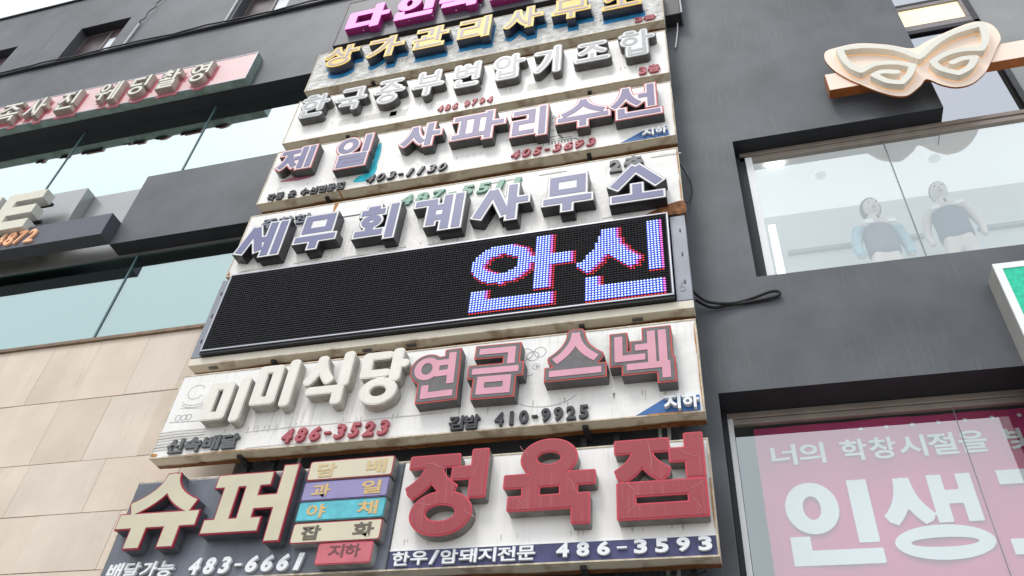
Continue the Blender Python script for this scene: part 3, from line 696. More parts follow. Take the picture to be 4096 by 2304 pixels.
for par, zb, L_ in ((s7, 5.62, ((-5.2, .9, .09), (-4.3, .9, .06), (-3.3, 1.1, .08), (-2.3, 1.0, .07), (-1.6, .6, .04), (-.6, .8, .10))), (s8, 4.33, ((-4.9, 1.2, .07), (-3.2, .8, .05), (-2.2, .7, .08), (-1.0, .9, .06))),
                    (s4, 9.48, ((-5.0, 1.2, .04), (-3.5, 1.8, .06), (-1.7, 1.4, .05))), (s3, 10.785, ((-3.0, .6, .03), (-.9, .3, .04)))):
    for x, w_, d_ in L_: rust_under(par, x, .199, zb, w_, d_)
for par, x, z, w_, h_ in ((s7, -.215, 5.95, .006, .30), (s7, -.22, 6.4, .006, .2), (s7, -5.68, 5.66, .05, .02), (s5, -.215, 9.0, .007, .25), (s5, -.215, 8.5, .008, .22), (s8, -.215, 4.8, .006, .3), (s4, -.21, 9.9, .004, .3), (s7, -.5, 5.632, .22, .008), (s7, -4.9, 5.63, .5, .006), (s5, -1.3, 8.165, .3, .006), (s5, -5.7, 8.2, .02, .03), (s4, -4.55, 9.49, .03, .008)):
    rust_front(par, x, z, w_, h_)
b = MB(); b.box(-4.535, -4.515, .0, .205, 9.476, 9.4785); b.build('rust_streak', RUSTO, s4)
b = MB(); b.box(-1.30, -1.16, .10, .14, 10.781, 10.7835); b.build('rust_streak', RUSTO, s3)
for k in range(9):
    x = -5.5 + k * .62 + random.uniform(-.1, .1); z = random.choice((8.22, 8.21, 8.19, 9.14))
    b = MB(); b.prism([smooth_path([(x, z), (x + .15, z + random.uniform(-.01, .02)), (x + .33, z + random.uniform(-.01, .02)), (x + .33, z + .004), (x + .15, z + .028)], 3, True)], .001, -.006); b.build('vinyl_crease', mat('crease_vinyl', (.60, .58, .55), .5, .1, 8), s5)
SOIL = mat('soil_run', (.52, .49, .44), .7, .15, 12)
for par, zt, x_lo, x_hi, n_, L_ in ((s3, 11.12, -5.5, -.4, 26, .13), (s4, 9.78, -5.5, -1.0, 22, .10), (s5, 8.27, -5.5, -.5, 24, .07), (s7, 5.90, -5.1, -.5, 30, .12), (s8, 4.60, -2.8, -.3, 16, .07)):
    b = MB()
    for k in range(n_):
        x = random.uniform(x_lo, x_hi); l = L_ * random.uniform(.4, 1); w_ = random.uniform(.003, .010)
        b.v += [(x - w_, -.0012, zt), (x + w_, -.0012, zt), (x + w_ * .3, -.0012, zt - l), (x - w_ * .3, -.0012, zt - l)]; q = len(b.v) - 4; b.f.append((q, q + 1, q + 2, q + 3)); b.m.append(0)
    tag(b.build('dirt_runs', SOIL, par), kind='stuff')
# sign 1: lit pink
PKF = mat('pink_lit_face', (.84, .22, .78), .5, .02, 3, emit=.40); PKS = mat('magenta_side', (.36, .03, .20), .35, .1, 5)
for s_, x0, x1 in (('다', -5.338, -4.583), ('인', -4.485, -3.779), ('축', -3.707, -2.998), ('산', -2.90, -2.10)):
    letter(s_, (x0, x1, 13.50, 14.245), s1, 0, .12, .135, .155, .14, .006, 0, rnd=.025, mats=(PKS, mat('magenta_rim', (.75, .10, .55), .4, emit=.3), PKF, PKF))
for k in range(8):
    b = MB(); b.box(-5.0 + k * .4, -4.985 + k * .4, -.085, -.075, 13.495, 13.5); b.build('screw', mat('screw_white', (.9, .9, .9), .4), s1)
# sign 2: yellow outline, grey strokes, blue print residue
YB = mat('yellow_backing', (.80, .50, .06), .45, .05, 6); GF = mat('warm_grey_face', (.36, .31, .29), .5, .05, 6); DS = mat('navy_side', (.03, .036, .06), .28, .1, 8, spec=.6)
BLU = mat('blue_residue', (.02, .20, .42), .6, .35, 8)
for s_, x0, x1 in (('상', -5.485, -4.88), ('가', -4.734, -4.111), ('관', -3.983, -3.39), ('리', -3.242, -2.698), ('사', -2.528, -1.914), ('무', -1.793, -1.209), ('소', -1.05, -.477)):
    letter(s_, (x0, x1, 12.405, 13.01), s2, 0, .14, .046, .050, .050, .042, .006, solid=True, mats=(DS, mat('yellow_rim', (.72, .56, .14), .4), YB, GF), halo=(.014, .095, BLU, .01))
RED = mat('dull_red', (.42, .09, .11), .5, .1, 9); BLK = mat('black_plastic', (.035, .035, .042), .35, .1, 9)
text('3층', (-.615, -.304, 12.153, 12.275), s2, RED, 0, .025)
# sign 3: grey brush letters
GS = mat('grey_side', (.095, .092, .09), .4, .35, 7, streak=.6, grime=(.05, .05, .045)); LG = mat('pale_grey_backing', (.62, .64, .64), .35, .04, 5); MG = mat('mid_grey_face', (.36, .365, .37), .45, .05, 5)
for s_, x0, x1, z0, z1 in (('한', -5.57, -5.07, 11.15, 11.745), ('국', -5.0, -4.469, 11.14, 11.735), ('중', -4.391, -3.883, 11.125, 11.757), ('부', -3.80, -3.291, 11.134, 11.777), ('변', -3.195, -2.751, 11.169, 11.795),
                   ('압', -2.607, -2.107, 11.16, 11.795), ('기', -2.012, -1.582, 11.11, 11.80), ('조', -1.445, -.927, 11.197, 11.704), ('합', -.847, -.323, 11.117, 11.78)):
    letter(s_, (x0, x1, z0, z1), s3, 0, .12, .046, .050, .054, .040, .015, solid=True, rnd=.020, mats=(GS, BLK, LG, MG))
text('486 9794', (-3.378, -2.558, 10.85, 10.985), s3, RED, 0, .025, .035, shear=.15, dw=.74); text('3층', (-.60, -.308, 10.835, 11.005), s3, RED, 0, .03, .035)
for x, z, w_, h_ in ((-4.9, 10.98, .9, .14), (-2.1, 10.97, .5, .16), (-1.35, 10.99, .42, .15), (-4.1, 10.93, .25, .16)): 
    b = MB(); b.box(x, x + w_, -.0015, .005, z, z + h_); b.build('paper_patch', mat('stained_patch', (.66, .64, .60), .6, .12, 7), s3)
# sign 4: purple faces, pale pink border, red rim
PF = mat('purple_face', (.17, .14, .28), .45, .05, 5); PF2 = mat('slate_purple_face', (.15, .145, .275), .45, .05, 5)
PB = mat('pink_white_backing', (.78, .66, .66), .4, .04, 5); RR = mat('red_rim', (.50, .045, .06), .4, .1, 5); KS = mat('graphite_side', (.07, .068, .07), .4, .2, 7)
for s_, x0, x1, z0, z1, pf in (('제', -5.557, -4.976, 9.915, 10.445, PF2), ('일', -4.688, -4.138, 9.76, 10.47, PF2), ('사', -3.76, -3.15, 9.93, 10.465, PF2), ('파', -3.042, -2.284, 9.87, 10.505, PF), ('리', -2.229, -1.722, 9.75, 10.40, PF),
                       ('수', -1.642, -.939, 9.766, 10.372, PF), ('선', -.982, -.30, 9.77, 10.455, PF)):
    letter(s_, (x0, x1, z0, z1), s4, 0, .13, .078, .085, .084, .036, .014, solid=True, mats=(KS, RR, PB, pf))
b = MB(); b.prism([smooth_path([(-4.10, 10.38), (-4.07, 10.15), (-4.075, 9.93), (-4.06, 9.80), (-4.11, 9.62), (-4.26, 9.60), (-4.36, 9.63), (-4.30, 9.72), (-4.19, 9.78), (-4.15, 10.0), (-4.15, 10.3)], 4, True)], -.002, -.002)
b.build('cyan_stain', mat('cyan_residue', (.03, .50, .62), .6, .4, 10), s4)
b = MB(); b.prism([smooth_path([(-5.50, 9.90), (-5.25, 9.86), (-5.05, 9.88), (-5.0, 9.93), (-5.3, 9.95)], 4, True)], -.002, -.002); b.build('red_stain', mat('red_residue', (.45, .15, .22), .6, .5, 20), s4)
text('각종 옷 수선전문점', (-5.588, -4.456, 9.49, 9.628), s4, BLK, 0, .03, .035)
text('403-1130', (-4.169, -3.035, 9.525, 9.665), s4, BLK, 0, .035, .02, .25); text('405-3693', (-2.227, -1.14, 9.53, 9.665), s4, RED, 0, .03, .025, .2)
BT = mat('blue_flag', (.035, .13, .36), .5, .25, 6); WP = mat('white_plastic', (.80, .82, .84), .4, .04, 8)
b = MB(); b.prism([[(-.86, 9.50), (-.60, 9.655), (-.30, 9.68), (-.275, 9.50)]], 0, -.004); b.build('corner_flag', BT, s4)
text('지하', (-.60, -.292, 9.53, 9.662), s4, WP, -.004, .03, .03)
INK = mat('green_black_ink', (.05, .075, .07), .6)
b = MB()
for q in range(4): strip([(-1.70 - .012 * q * q * .6, 10.30 - q * .13), (-1.72 - .016 * (q + 1) ** 2 * .6, 10.30 - (q + 1) * .13)], .006, -.0015, b); strip([(-1.69 + .012 * q * q * .5, 10.30 - q * .13), (-1.68 + .014 * (q + 1) ** 2 * .5, 10.30 - (q + 1) * .13)], .006, -.0015, b); strip([(-1.74 - .02 * q, 10.25 - q * .13), (-1.65 + .02 * q, 10.25 - q * .13)], .006, -.0015, b)
strip(arc(-1.66, 9.80, .09, .06, 0, 180), .010, -.0015, b); strip([(-1.76, 9.80), (-1.45, 9.80)], .010, -.0015, b); strip([(-1.76, 9.76), (-1.42, 9.76), (-1.36, 9.70)], .012, -.0015, b)
for k in range(8): strip([(-1.74 + k * .04, 9.71), (-1.74 + k * .04, 9.74)], .014, -.0015, b)
b.build('tower_drawing', INK, s4)
# sign 5: lavender blocks
LV = mat('lavender_face', (.145, .15, .285), .4, .04, 5); LVB = mat('white_backing', (.76, .75, .74), .4, .04, 5); EDGE = mat('steel_rim', (.05, .05, .08), .35, .1, 5); SD5 = mat('brown_black_side', (.045, .043, .05), .3, .2, 8, metal=.25)
for s_, x0, x1 in (('세', -5.62, -4.963), ('무', -4.835, -4.246), ('회', -4.041, -3.474), ('계', -3.315, -2.66), ('사s', -2.561, -1.869), ('무', -1.747, -1.144), ('소s', -.989, -.362)):
    letter(s_, (x0, x1, 8.255, 8.895), s5, 0, .145, .092, .102, .105, .030, .008, solid=True, mats=(SD5, EDGE, LVB, LV))
GRN = mat('green_plastic', (.13, .30, .22), .4, .15, 8); DGY = mat('dark_grey_plastic', (.11, .115, .12), .4, .15, 8); NV = mat('slate_plastic', (.16, .17, .22), .4, .15, 8)
text('487-5511', (-3.61, -1.994, 8.965, 9.14), s5, GRN, 0, .03, .04, .12); text('2층', (-1.005, -.586, 8.955, 9.18), s5, DGY, 0, .035, .045); text('주창현', (-5.50, -4.803, 8.93, 9.095), s5, NV, 0, .035, .03)
b = MB(); b.box(-3.98, -4.5, -.004, .002, 8.935, 8.955); b.build('black_tape', BLK, s5)
RUST = mat('heavy_rust', (.22, .085, .03), .8, .6, 18, .5, 40)
b = MB(); b.prism([smooth_path([(-.62, 8.16), (-.48, 8.24), (-.36, 8.29), (-.25, 8.32), (-.19, 8.30), (-.19, 8.13), (-.40, 8.13)], 3, True)], .005, -.011, 0, 0); b.box(-.1945, -.191, .0, .21, 8.14, 8.33); b.build('rust_corner', RUST, s5)
b = MB(); b.prism([smooth_path([(-4.52, 9.245), (-4.47, 9.245), (-4.48, 9.14), (-4.505, 9.06), (-4.52, 9.15)], 3, True)], -.002, -.002); b.build('rust_streak', mat('rust_orange', (.48, .22, .06), .8, .4, 25), s5)
# sign 7: cream rounded letters, then dead neon pink letters
CR = mat('cream_face', (.76, .73, .66), .35, .05, 4, .05, 12, streak=.4, grime=(.55, .50, .42)); CS = mat('dirty_cream_side', (.42, .40, .36), .45, .3, 6, streak=.5, grime=(.12, .11, .10))
for s_, x0, x1, z0, z1, ro in (('미', -5.206, -4.735, 5.895, 6.45, 0), ('미', -4.674, -4.21, 6.02, 6.605, 0), ('식', -4.131, -3.60, 5.985, 6.635, 0), ('당', -3.496, -2.987, 5.93, 6.605, 0)):
    letter(s_, (x0, x1, z0, z1), s7, 0, .13, .078, .094, .088, .012, 0, rnd=.034, rot=ro, mats=(CS, CR, CR, CR), slices=(.02, .006))
NP = mat('pink_neon_face', (.64, .30, .38), .4, .06, 5); NG = mat('recessed_grey', (.13, .125, .13), .6, .2, 8); NR = mat('red_neon_rim', (.52, .05, .04), .4, .15, 5)
for s_, x0, x1, z0, z1, ro in (('연', -2.954, -2.412, 5.895, 6.51, .03), ('금', -2.356, -1.803, 5.877, 6.51, -.02), ('스', -1.603, -1.02, 5.975, 6.585, 0), ('넥', -.994, -.403, 5.87, 6.51, 0)):
    letter(s_, (x0, x1, z0, z1), s7, 0, .13, .070, .074, .078, .048, .014, solid=True, rot=ro, mats=(NG, NR, NG, NP))
text('신속배달', (-5.56, -4.72, 5.655, 5.82), s7, DGY, 0, .03, .04); text('486-3523', (-4.261, -3.10, 5.655, 5.815), s7, RED, 0, .035, .04, .15, dw=.74)
text('김밥', (-2.525, -2.209, 5.635, 5.785), s7, BLK, 0, .035, .03); text('410-9925', (-2.088, -1.19, 5.645, 5.785), s7, BLK, 0, .03, .03, dw=.74)
b = MB(); b.prism([[(-.79, 5.637), (-.52, 5.80), (-.235, 5.80), (-.235, 5.637)]], 0, -.004); b.build('corner_flag', BT, s7)
text('지하', (-.545, -.233, 5.645, 5.80), s7, WP, -.004, .045, .035)
I2 = -.0015; FI = mat('faded_ink', (.30, .31, .32), .6)
def dline(p, wd):
    b = MB(); strip(p, wd, I2, b); b.build('drawn_line', FI, s7)
for cx, cz in ((-1.86, 6.28), (-1.72, 6.29)): dline(arc(cx, cz, .034, .034, 0, 360, 16), .005); b = MB(); b.prism([arc(cx + .008, cz, .014, .014, 0, 330, 10)], I2, I2); b.build('drawn_pupil', FI, s7)
dline(arc(-1.79, 6.225, .05, .035, 200, 330), .006)
for cx, cz, a_, c_ in ((-1.84, 6.45, .08, .07), (-1.76, 6.42, .06, .055), (-1.69, 6.46, .06, .06)): dline(arc(cx, cz, a_, c_, 0, 360, 18), .006)
dline(arc(-1.62, 6.02, .34, .20, 185, 330), .006); dline([(-1.62, 5.82), (-1.62, 5.72)], .006); dline([(-1.40, 5.86), (-1.40, 5.72)], .006)
dline(arc(-5.48, 6.42, .10, .09, 30, 330), .006); dline(arc(-5.46, 6.30, .13, .05, 180, 330), .006); dline(arc(-5.45, 6.27, .14, .05, 180, 330), .006)
for cx in (-5.58, -5.51, -5.45): dline(arc(cx, 6.10, .032, .035, 0, 360, 12), .006)
dline([(-5.6, 6.22), (-5.3, 6.20)], .005); dline([(-5.66, 6.05), (-5.3, 6.04)], .008)
b = MB()
for k in range(7): b.prism([smooth_path([(-5.70, 5.93 - k * .035), (-5.5, 5.945 - k * .035 + .01 * (k % 2)), (-5.2, 5.935 - k * .033), (-5.2, 5.925 - k * .033), (-5.5, 5.93 - k * .035), (-5.7, 5.92 - k * .035)], 3, True)], .001, -.005 - .002 * (k % 3))
for k, (xa, xb, z) in enumerate([(-4.7, -3.7, 5.84), (-3.6, -2.6, 5.845), (-2.2, -1.9, 5.60 + .02), (-3.9, -4.6, 5.645)]): b.prism([smooth_path([(xa, z), ((xa + xb) / 2, z + .02), (xb, z + .012), (xb, z + .006), ((xa + xb) / 2, z + .008)], 3, True)], .001, -.004)
b.build('vinyl_crease', mat('crease_vinyl', (.60, .58, .55), .5, .1, 8), s7)
# sign 8
NVY = mat('slate_panel', (.13, .14, .17), .32, .35, 2.2, streak=.4, grime=(.05, .055, .07))
b = MB(); b.box(LX + .014, -2.90, -.004, -.0003, 4.346, 5.335); b.build('dark_panel', NVY, s8)
b = MB(); b.box(-2.886, RX - .014, -.004, -.0003, 4.346, 4.497); b.build('blue_strip', mat('navy_strip', (.055, .055, .15), .35, .45, 3), s8)
b = MB(); b.box(-2.886, RX - .012, -.008, -.0003, 4.498, 4.507); b.build('divider', WFRAME, s8)
b = MB(); b.box(-2.898, -2.888, -.010, -.0003, 4.346, 5.345); b.build('divider', DARKM, s8)
CF = mat('tan_cream_face', (.57, .52, .38), .4, .06, 3); CRR = mat('crimson_rim', (.33, .01, .035), .35, .05, 4); CSD = mat('slate_side', (.10, .105, .125), .35, .3, 4)
letter('슈', (-5.658, -4.794, 4.585, 5.34), s8, 0, .13, .140, .155, .135, .010, .0, mats=(CSD, CRR, CF, CF), slices=(.018, .016))
letter('퍼', (-4.717, -3.887, 4.585, 5.345), s8, 0, .13, .125, .140, .13, .010, .0, mats=(CSD, CRR, CF, CF), slices=(.018, .016))
RF = mat('brick_red_face', (.31, .038, .052), .45, .07, 3, streak=.3, grime=(.55, .25, .27)); RE = mat('bright_red_rim', (.55, .05, .08), .4, .05, 4); RS = mat('warm_grey_side', (.20, .19, .175), .4, .4, 5, streak=.7, grime=(.06, .055, .05))
for s_, x0, x1, z0, z1 in (('정', -2.80, -2.06, 4.56, 5.357), ('육', -1.904, -1.122, 4.60, 5.40), ('점', -.978, -.239, 4.605, 5.35)):
    letter(s_, (x0, x1, z0, z1), s8, 0, .12, .112, .132, .125, .010, 0, mats=(RS, RE, RF, RF), slices=(.012, .010), rnd=.006)
GX = mat('gold_letter', (.60, .42, .18), .5, .08, 9); GXF = mat('faded_gold_letter', (.58, .45, .24), .5, .08, 9); BXG = mat('olive_letter', (.13, .11, .08), .5)
def tagbox(x0, x1, z0, z1, fm, rm, words, lm, spread=True, lab=None):
    lp = []
    for cx, cz, a0 in ((x1 - .02, z1 - .02, 0), (x0 + .02, z1 - .02, 90), (x0 + .02, z0 + .02, 180), (x1 - .02, z0 + .02, 270)): lp += arc(cx, cz, .02, .02, a0, a0 + 90, 4)
    b = MB(); b.prism([lp], 0, -.10, 0, 1); o = b.build('label_box', [mat('box_side_grey', (.30, .30, .30), .4, .3, 6), rm], s8, (x0, 0, z0))
    if lab: o['label'] = lab
    mx_, mz = (x0 + x1) / 2, (z0 + z1) / 2
    b = MB(); b.prism([[(mx_ + (x - mx_) * .975, mz + (z - mz) * .90) for x, z in lp]], -.0995, -.104); b.build('box_face', fm, o, (x0, 0, z0))
    H = z1 - z0; W = x1 - x0
    if spread:
        text(words[0], (x0 + .10 * W, x0 + .34 * W, z0 + .14 * H, z0 + .84 * H), o, lm, -.1045, .002, .03); text(words[1], (x0 + .68 * W, x0 + .93 * W, z0 + .16 * H, z0 + .86 * H), o, lm, -.1045, .002, .03)
    else: text(words, (x0 + .2 * W, x0 + .8 * W, z0 + .3 * H, z0 + .9 * H), o, lm, -.1045, .002, .015)
CB = mat('cream_box_face', (.62, .56, .42), .4, .04, 4)
tagbox(-3.796, -2.956, 5.172, 5.372, CB, CRR, '담배', GXF, lab='cream box with faded gold letters'); tagbox(-3.80, -2.964, 4.968, 5.158, mat('violet_box_face', (.27, .24, .44), .4, .08, 5), mat('violet_rim', (.12, .08, .22), .4), '과일', GX, lab='violet box with gold letters')
tagbox(-3.80, -2.96, 4.770, 4.958, mat('turquoise_box_face', (.10, .46, .54), .4, .2, 9), mat('teal_rim', (.03, .20, .22), .4), '야채', GX, lab='turquoise box with gold letters'); tagbox(-3.80, -2.956, 4.566, 4.756, CB, CRR, '잡화', BXG, lab='cream box with dark letters')
tagbox(-3.509, -3.001, 4.366, 4.556, mat('rose_box_face', (.52, .13, .16), .4, .15, 5), RE, '지하', mat('dark_maroon_letter', (.16, .06, .06), .5), False, lab='rose box with maroon letters')
text('배달가능', (-5.641, -4.927, 4.355, 4.505), s8, WP, -.004, .03, .025, .1); text('483-6661', (-4.80, -3.626, 4.362, 4.515), s8, WP, -.004, .03, .045, .15, dw=.70)
text('한우/암돼지전문', (-2.848, -1.615, 4.362, 4.480), s8, WP, -.004, .025, .02); text('486-3593', (-1.481, -.218, 4.372, 4.486), s8, WP, -.004, .025, .04, dw=.62)
# hairline cracks on the red letters
b = MB()
for p in ([(-2.62, 5.25), (-2.45, 5.18), (-2.42, 5.05)], [(-2.15, 5.2), (-2.19, 5.10)], [(-1.78, 5.34), (-1.70, 5.24)], [(-1.34, 5.0), (-1.30, 4.92), (-1.26, 4.85)], [(-1.8, 4.86), (-1.74, 4.8)], [(-.68, 5.3), (-.66, 5.05)], [(-.42, 5.2), (-.33, 5.13), (-.28, 5.14)],
          [(-.90, 4.93), (-.80, 4.86)], [(-.86, 4.66), (-.80, 4.74)], [(-.35, 4.84), (-.27, 4.9)], [(-.36, 4.76), (-.30, 4.68)], [(-2.64, 4.86), (-2.52, 4.84)], [(-2.22, 4.78), (-2.12, 4.70)], [(-2.36, 5.0), (-2.35, 4.92)]): strip(smooth_path([(x_ + random.uniform(-.008, .008), z_ + random.uniform(-.008, .008)) for x_, z_ in smooth_path(p, 3)], 2), .0035, -.1265, b)
b.build('hairline_crack', mat('pale_crack', (.60, .24, .26), .6), s8)

# ------------------------------------------------------------------ LED display
led = thing('led_display', (-5.6, 0, 6.9), 'wide black LED screen showing two bright blue-white Korean characters', 'LED screen')
for xa, xb in ((-5.75, -5.61), (-.36, -.20)):
    b = MB(); b.box(xa, xb, .0, .2, 6.905, 8.10); bevel(b.build('end_panel', GREYM, led), .005)
b = MB(); b.box(-5.74, -.20, .0, .2, 6.80 + .0, 6.90); o = b.build('base_box', SIDEW, led, (-5.74, 0, 6.80)); bevel(o, .004)
for x, w_, d_ in ((-4.9, 1.4, .10), (-3.7, 1.4, .12), (-2.3, 1.7, .11), (-.9, 1.1, .07)): rust_under(led, x, .199, 6.80, w_, d_)
for x in (-5.45, -3.6, -3.1, -.75):
    b = MB(); b.box(x - .05, x + .05, .05, .09, 6.785, 6.80); b.build('clip', mat('clip_grey', (.2, .2, .2), .4, metal=.6), led)
for x in (-4.70, -1.30):
    b = MB(); b.box(x - .025, x + .025, .05, .30, 6.77, 6.798); b.build('bracket', DARKM, led)
for zz in (7.12, 7.5, 7.85):
    for xa in (-5.70, -.27):
        b = MB(); b.box(xa, xa + .015, -.004, .0, zz, zz + .05); b.build('slot', DARKM, led)
LX0, LX1, LZ0, LZ1, LY = -5.60, -.37, 6.905, 8.11, -.07
b = MB(); b.box(LX0, LX1, LY + .015, .19, LZ0, LZ1); b.build('cabinet', mat('cabinet_black', (.012, .012, .016), .45), led)
b = MB()
for a in ((LX0, LX1, LZ0 + .03, LZ0 + .05), (LX0, LX1, LZ1 - .02, LZ1), (LX0, LX0 + .02, LZ0 + .05, LZ1 - .02), (LX1 - .02, LX1, LZ0 + .05, LZ1 - .02)): b.box(a[0], a[1], LY, LY + .0145, a[2], a[3])
bevel(b.build('screen_frame', SILVER, led), .003)
p_ = .0322; nxp = int((LX1 - LX0 - .08) / p_); nzp = int((LZ1 - LZ0 - .085) / p_)
xs = LX0 + .04 + p_ * (np.arange(nxp) + .5); zs = LZ0 + .058 + p_ * (np.arange(nzp) + .5)
X, Z = np.meshgrid(xs, zs)
D = np.minimum(sdf(strokes('안', 1.12, .99, .17, .17, .18, -2.50, 7.02), X, Z), sdf(strokes('산', 1.14, 1.0, .17, .17, .19, -1.35, 7.01), X, Z))
lit = D < 0
lit[:, :60] = False; D2 = np.roll(np.roll(lit, 1, 1), -1, 0); red = (D2 | np.roll(lit, 1, 1) | np.roll(lit, -1, 0)) & ~lit; red[:, :50] = False
def dots(mask, r, y, dome):
    b = MB()
    for i, j in zip(*np.nonzero(mask)):
        x, z = xs[j], zs[i] + (.0 if j % 2 else .0); k = len(b.v)
        b.v += [(x - r, y, z - r * .5), (x, y, z - r), (x + r, y, z - r * .5), (x + r, y, z + r * .5), (x, y, z + r), (x - r, y, z + r * .5), (x, y - dome, z)]
        for q in range(6): b.f.append((k + q, k + (q + 1) % 6, k + 6)); b.m.append(0)
    return b
edge = lit & ~np.roll(lit, -1, 1)
for msk, m_, lab, rr, yo in ((lit & ~edge, mat('led_blue', (.10, .17, .95), .5, 0, 1, emit=1.0), 'blue', .0155, .013), (lit & ~edge, mat('led_white', (.80, .90, 1.0), .5, 0, 1, emit=1.6), 'white', .0075, .006),
                          (edge, mat('led_magenta', (.95, .20, .75), .5, 0, 1, emit=1.0), 'magenta', .0125, .013), (red, mat('led_red', (.95, .06, .08), .5, 0, 1, emit=.55), 'red', .0100, .013)):
    o = dots(msk, rr, LY + yo, .004).build('lit_pixels', m_, led); tag(o, 'glowing %s pixels' % lab, kind='stuff')
o = dots(~(lit | red), .011, LY + .013, .006).build('dark_pixels', mat('led_off', (.05, .05, .055), .25, .1, 5), led); tag(o, kind='stuff')
b = MB()
for z in zs: b.quad((LX0 + .03, LY + .002, z + .0115), (LX1 - .03, LY + .002, z + .0115), (LX1 - .03, LY + .0148, z + .0145), (LX0 + .03, LY + .0148, z + .0145))
tag(b.build('louvre', mat('louvre_black', (.02, .017, .02), .4), led), kind='stuff')
text('6', (-.33, -.25, 7.02, 7.16), led, mat('faint_grey_digit', (.28, .29, .32), .5), 0, .002, .0)

# ------------------------------------------------------------------ pink sign at upper left
ps = thing('signboard', (-20, .25, 13.37), 'long pale pink signboard with raised white letters on the upper left wall', 'signboard')
PKP = mat('pale_pink_panel', (.76, .52, .52), .4, .06, 2); GRM = mat('verdigris_metal', (.30, .38, .35), .35, .3, 4, metal=.5)
b = MB(); b.box(-20, -7.31, .262, .40, 13.37, 14.20, 0); b.build('box', GRM, ps); b = MB(); b.box(-20, -7.335, .25, .2615, 13.395, 14.175); b.build('panel', PKP, ps)
b = MB(); b.box(-20, -7.31, .243, .2618, 13.37, 13.393); b.box(-20, -7.31, .243, .2618, 14.177, 14.20); b.box(-7.333, -7.31, .243, .2618, 13.393, 14.177); b.build('rim', SILVER, ps)
ILF = mat('ivory_face', (.72, .67, .58), .4, .04, 4); ILS = mat('ivory_side', (.46, .40, .35), .5, .15, 6); ILT = mat('dark_green_rim', (.06, .08, .07), .4)
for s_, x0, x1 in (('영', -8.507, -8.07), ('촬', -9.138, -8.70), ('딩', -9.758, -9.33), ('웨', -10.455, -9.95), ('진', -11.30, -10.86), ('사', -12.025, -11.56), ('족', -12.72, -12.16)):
    letter(s_, (x0, x1, 13.43, 14.04), ps, .25, .10,   .056, .056, .055, .022, 0, mats=(ILS, ILT, ILF, ILF), halo=(.035, .085, mat('painted_pink_shadow', (.46, .11, .14), .5), .04))  # deep pink offset outline paints the letters' cast shadow onto the panel

# ------------------------------------------------------------------ cream letter sign with black beam
es = thing('shop_sign', (-9, .2, 9.7), 'black beam sign with cream capital letter E and orange digits at far left', 'sign')
b = MB(); b.box(-30, -8.43, .20, .42, 9.675, 10.125); bevel(b.build('beam', mat('graphite_beam', (.075, .078, .10), .38, .08, 3), es), .004)
CE = mat('ivory_letter_face', (.66, .63, .52), .4, .04, 4)
b = MB(); b.box(-30, -9.95, .30, .34, 10.35, 10.40); b.box(-30, -9.95, .30, .34, 10.75, 10.80); b.build('rail', DARKM, es)
for bx_ in ((-10.66, -9.93, 10.03, 10.90), (-11.52, -10.80, 10.03, 10.90)):
    letter('E', bx_, es, .26, .16, .19, .22, .2, .004, 0, mats=(mat('ivory_letter_side', (.60, .60, .56), .4), CE, CE, CE))
text('-4872', (-10.56, -9.66, 9.745, 10.02), es, mat('orange_lit_digit', (.85, .45, .25), .4, 0, 1, emit=.15), .20, .03, .015, .12)

# ------------------------------------------------------------------ butterfly sign
bf = thing('butterfly_sign', (2.6, .2, 10.3), 'peach butterfly emblem with raised ivory outlines on a bar above the shop window', 'sign')
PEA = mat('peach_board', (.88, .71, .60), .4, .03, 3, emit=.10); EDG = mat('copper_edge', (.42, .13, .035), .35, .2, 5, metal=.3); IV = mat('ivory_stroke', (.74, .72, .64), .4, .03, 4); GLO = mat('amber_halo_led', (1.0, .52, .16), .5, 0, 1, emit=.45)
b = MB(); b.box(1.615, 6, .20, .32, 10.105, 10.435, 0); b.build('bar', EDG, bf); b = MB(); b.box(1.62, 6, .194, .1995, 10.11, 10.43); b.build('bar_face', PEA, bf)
out = [(1.70, 10.87), (1.82, 10.92), (2.09, 10.93), (2.40, 10.79), (2.64, 10.62), (2.82, 10.71), (3.07, 10.83), (3.31, 10.92), (3.47, 10.92), (3.57, 10.78), (3.57, 10.52), (3.47, 10.33), (3.34, 10.09), (3.22, 9.90), (3.05, 9.75), (2.89, 9.73), (2.76, 9.82), (2.64, 9.97), (2.55, 9.87), (2.43, 9.76), (2.35, 9.725), (2.24, 9.77), (2.10, 9.90), (1.95, 10.09), (1.83, 10.26), (1.72, 10.48), (1.67, 10.70)]
b = MB(); b.prism([smooth_path(out, 4, True)], .193, .170, 0, 1, back=True); b.build('board', [EDG, PEA], bf)
XW, ZW = np.meshgrid(np.arange(1.6, 3.75, .007), np.arange(9.65, 11.05, .007)); DW = np.full(XW.shape, 9.)
def wing(pts_o, wd=.078):
    global DW
    for (ax, az), (bx, bz) in zip(pts_o[:-1], pts_o[1:]):
        dx, dz = bx - ax, bz - az; L2 = dx * dx + dz * dz + 1e-12; k = np.clip(((XW - ax) * dx + (ZW - az) * dz) / L2, 0, 1)
        DW = np.minimum(DW, np.hypot(XW - ax - k * dx, ZW - az - k * dz) - wd / 2)
sp = lambda p: smooth_path(p, 5)
wing(sp([(2.60, 10.33), (2.43, 10.55), (2.2, 10.68), (2.0, 10.735), (1.84, 10.74)]) + sp([(1.84, 10.74), (1.86, 10.50), (1.91, 10.33), (1.985, 10.22)]) + sp([(1.985, 10.22), (2.13, 10.30), (2.28, 10.295), (2.42, 10.24), (2.53, 10.15)]) + sp([(2.53, 10.15), (2.45, 9.99), (2.345, 9.87)]) + sp([(2.345, 9.87), (2.21, 9.94), (2.10, 10.10)]) + sp([(2.10, 10.10), (2.2, 10.135), (2.34, 10.08)]))
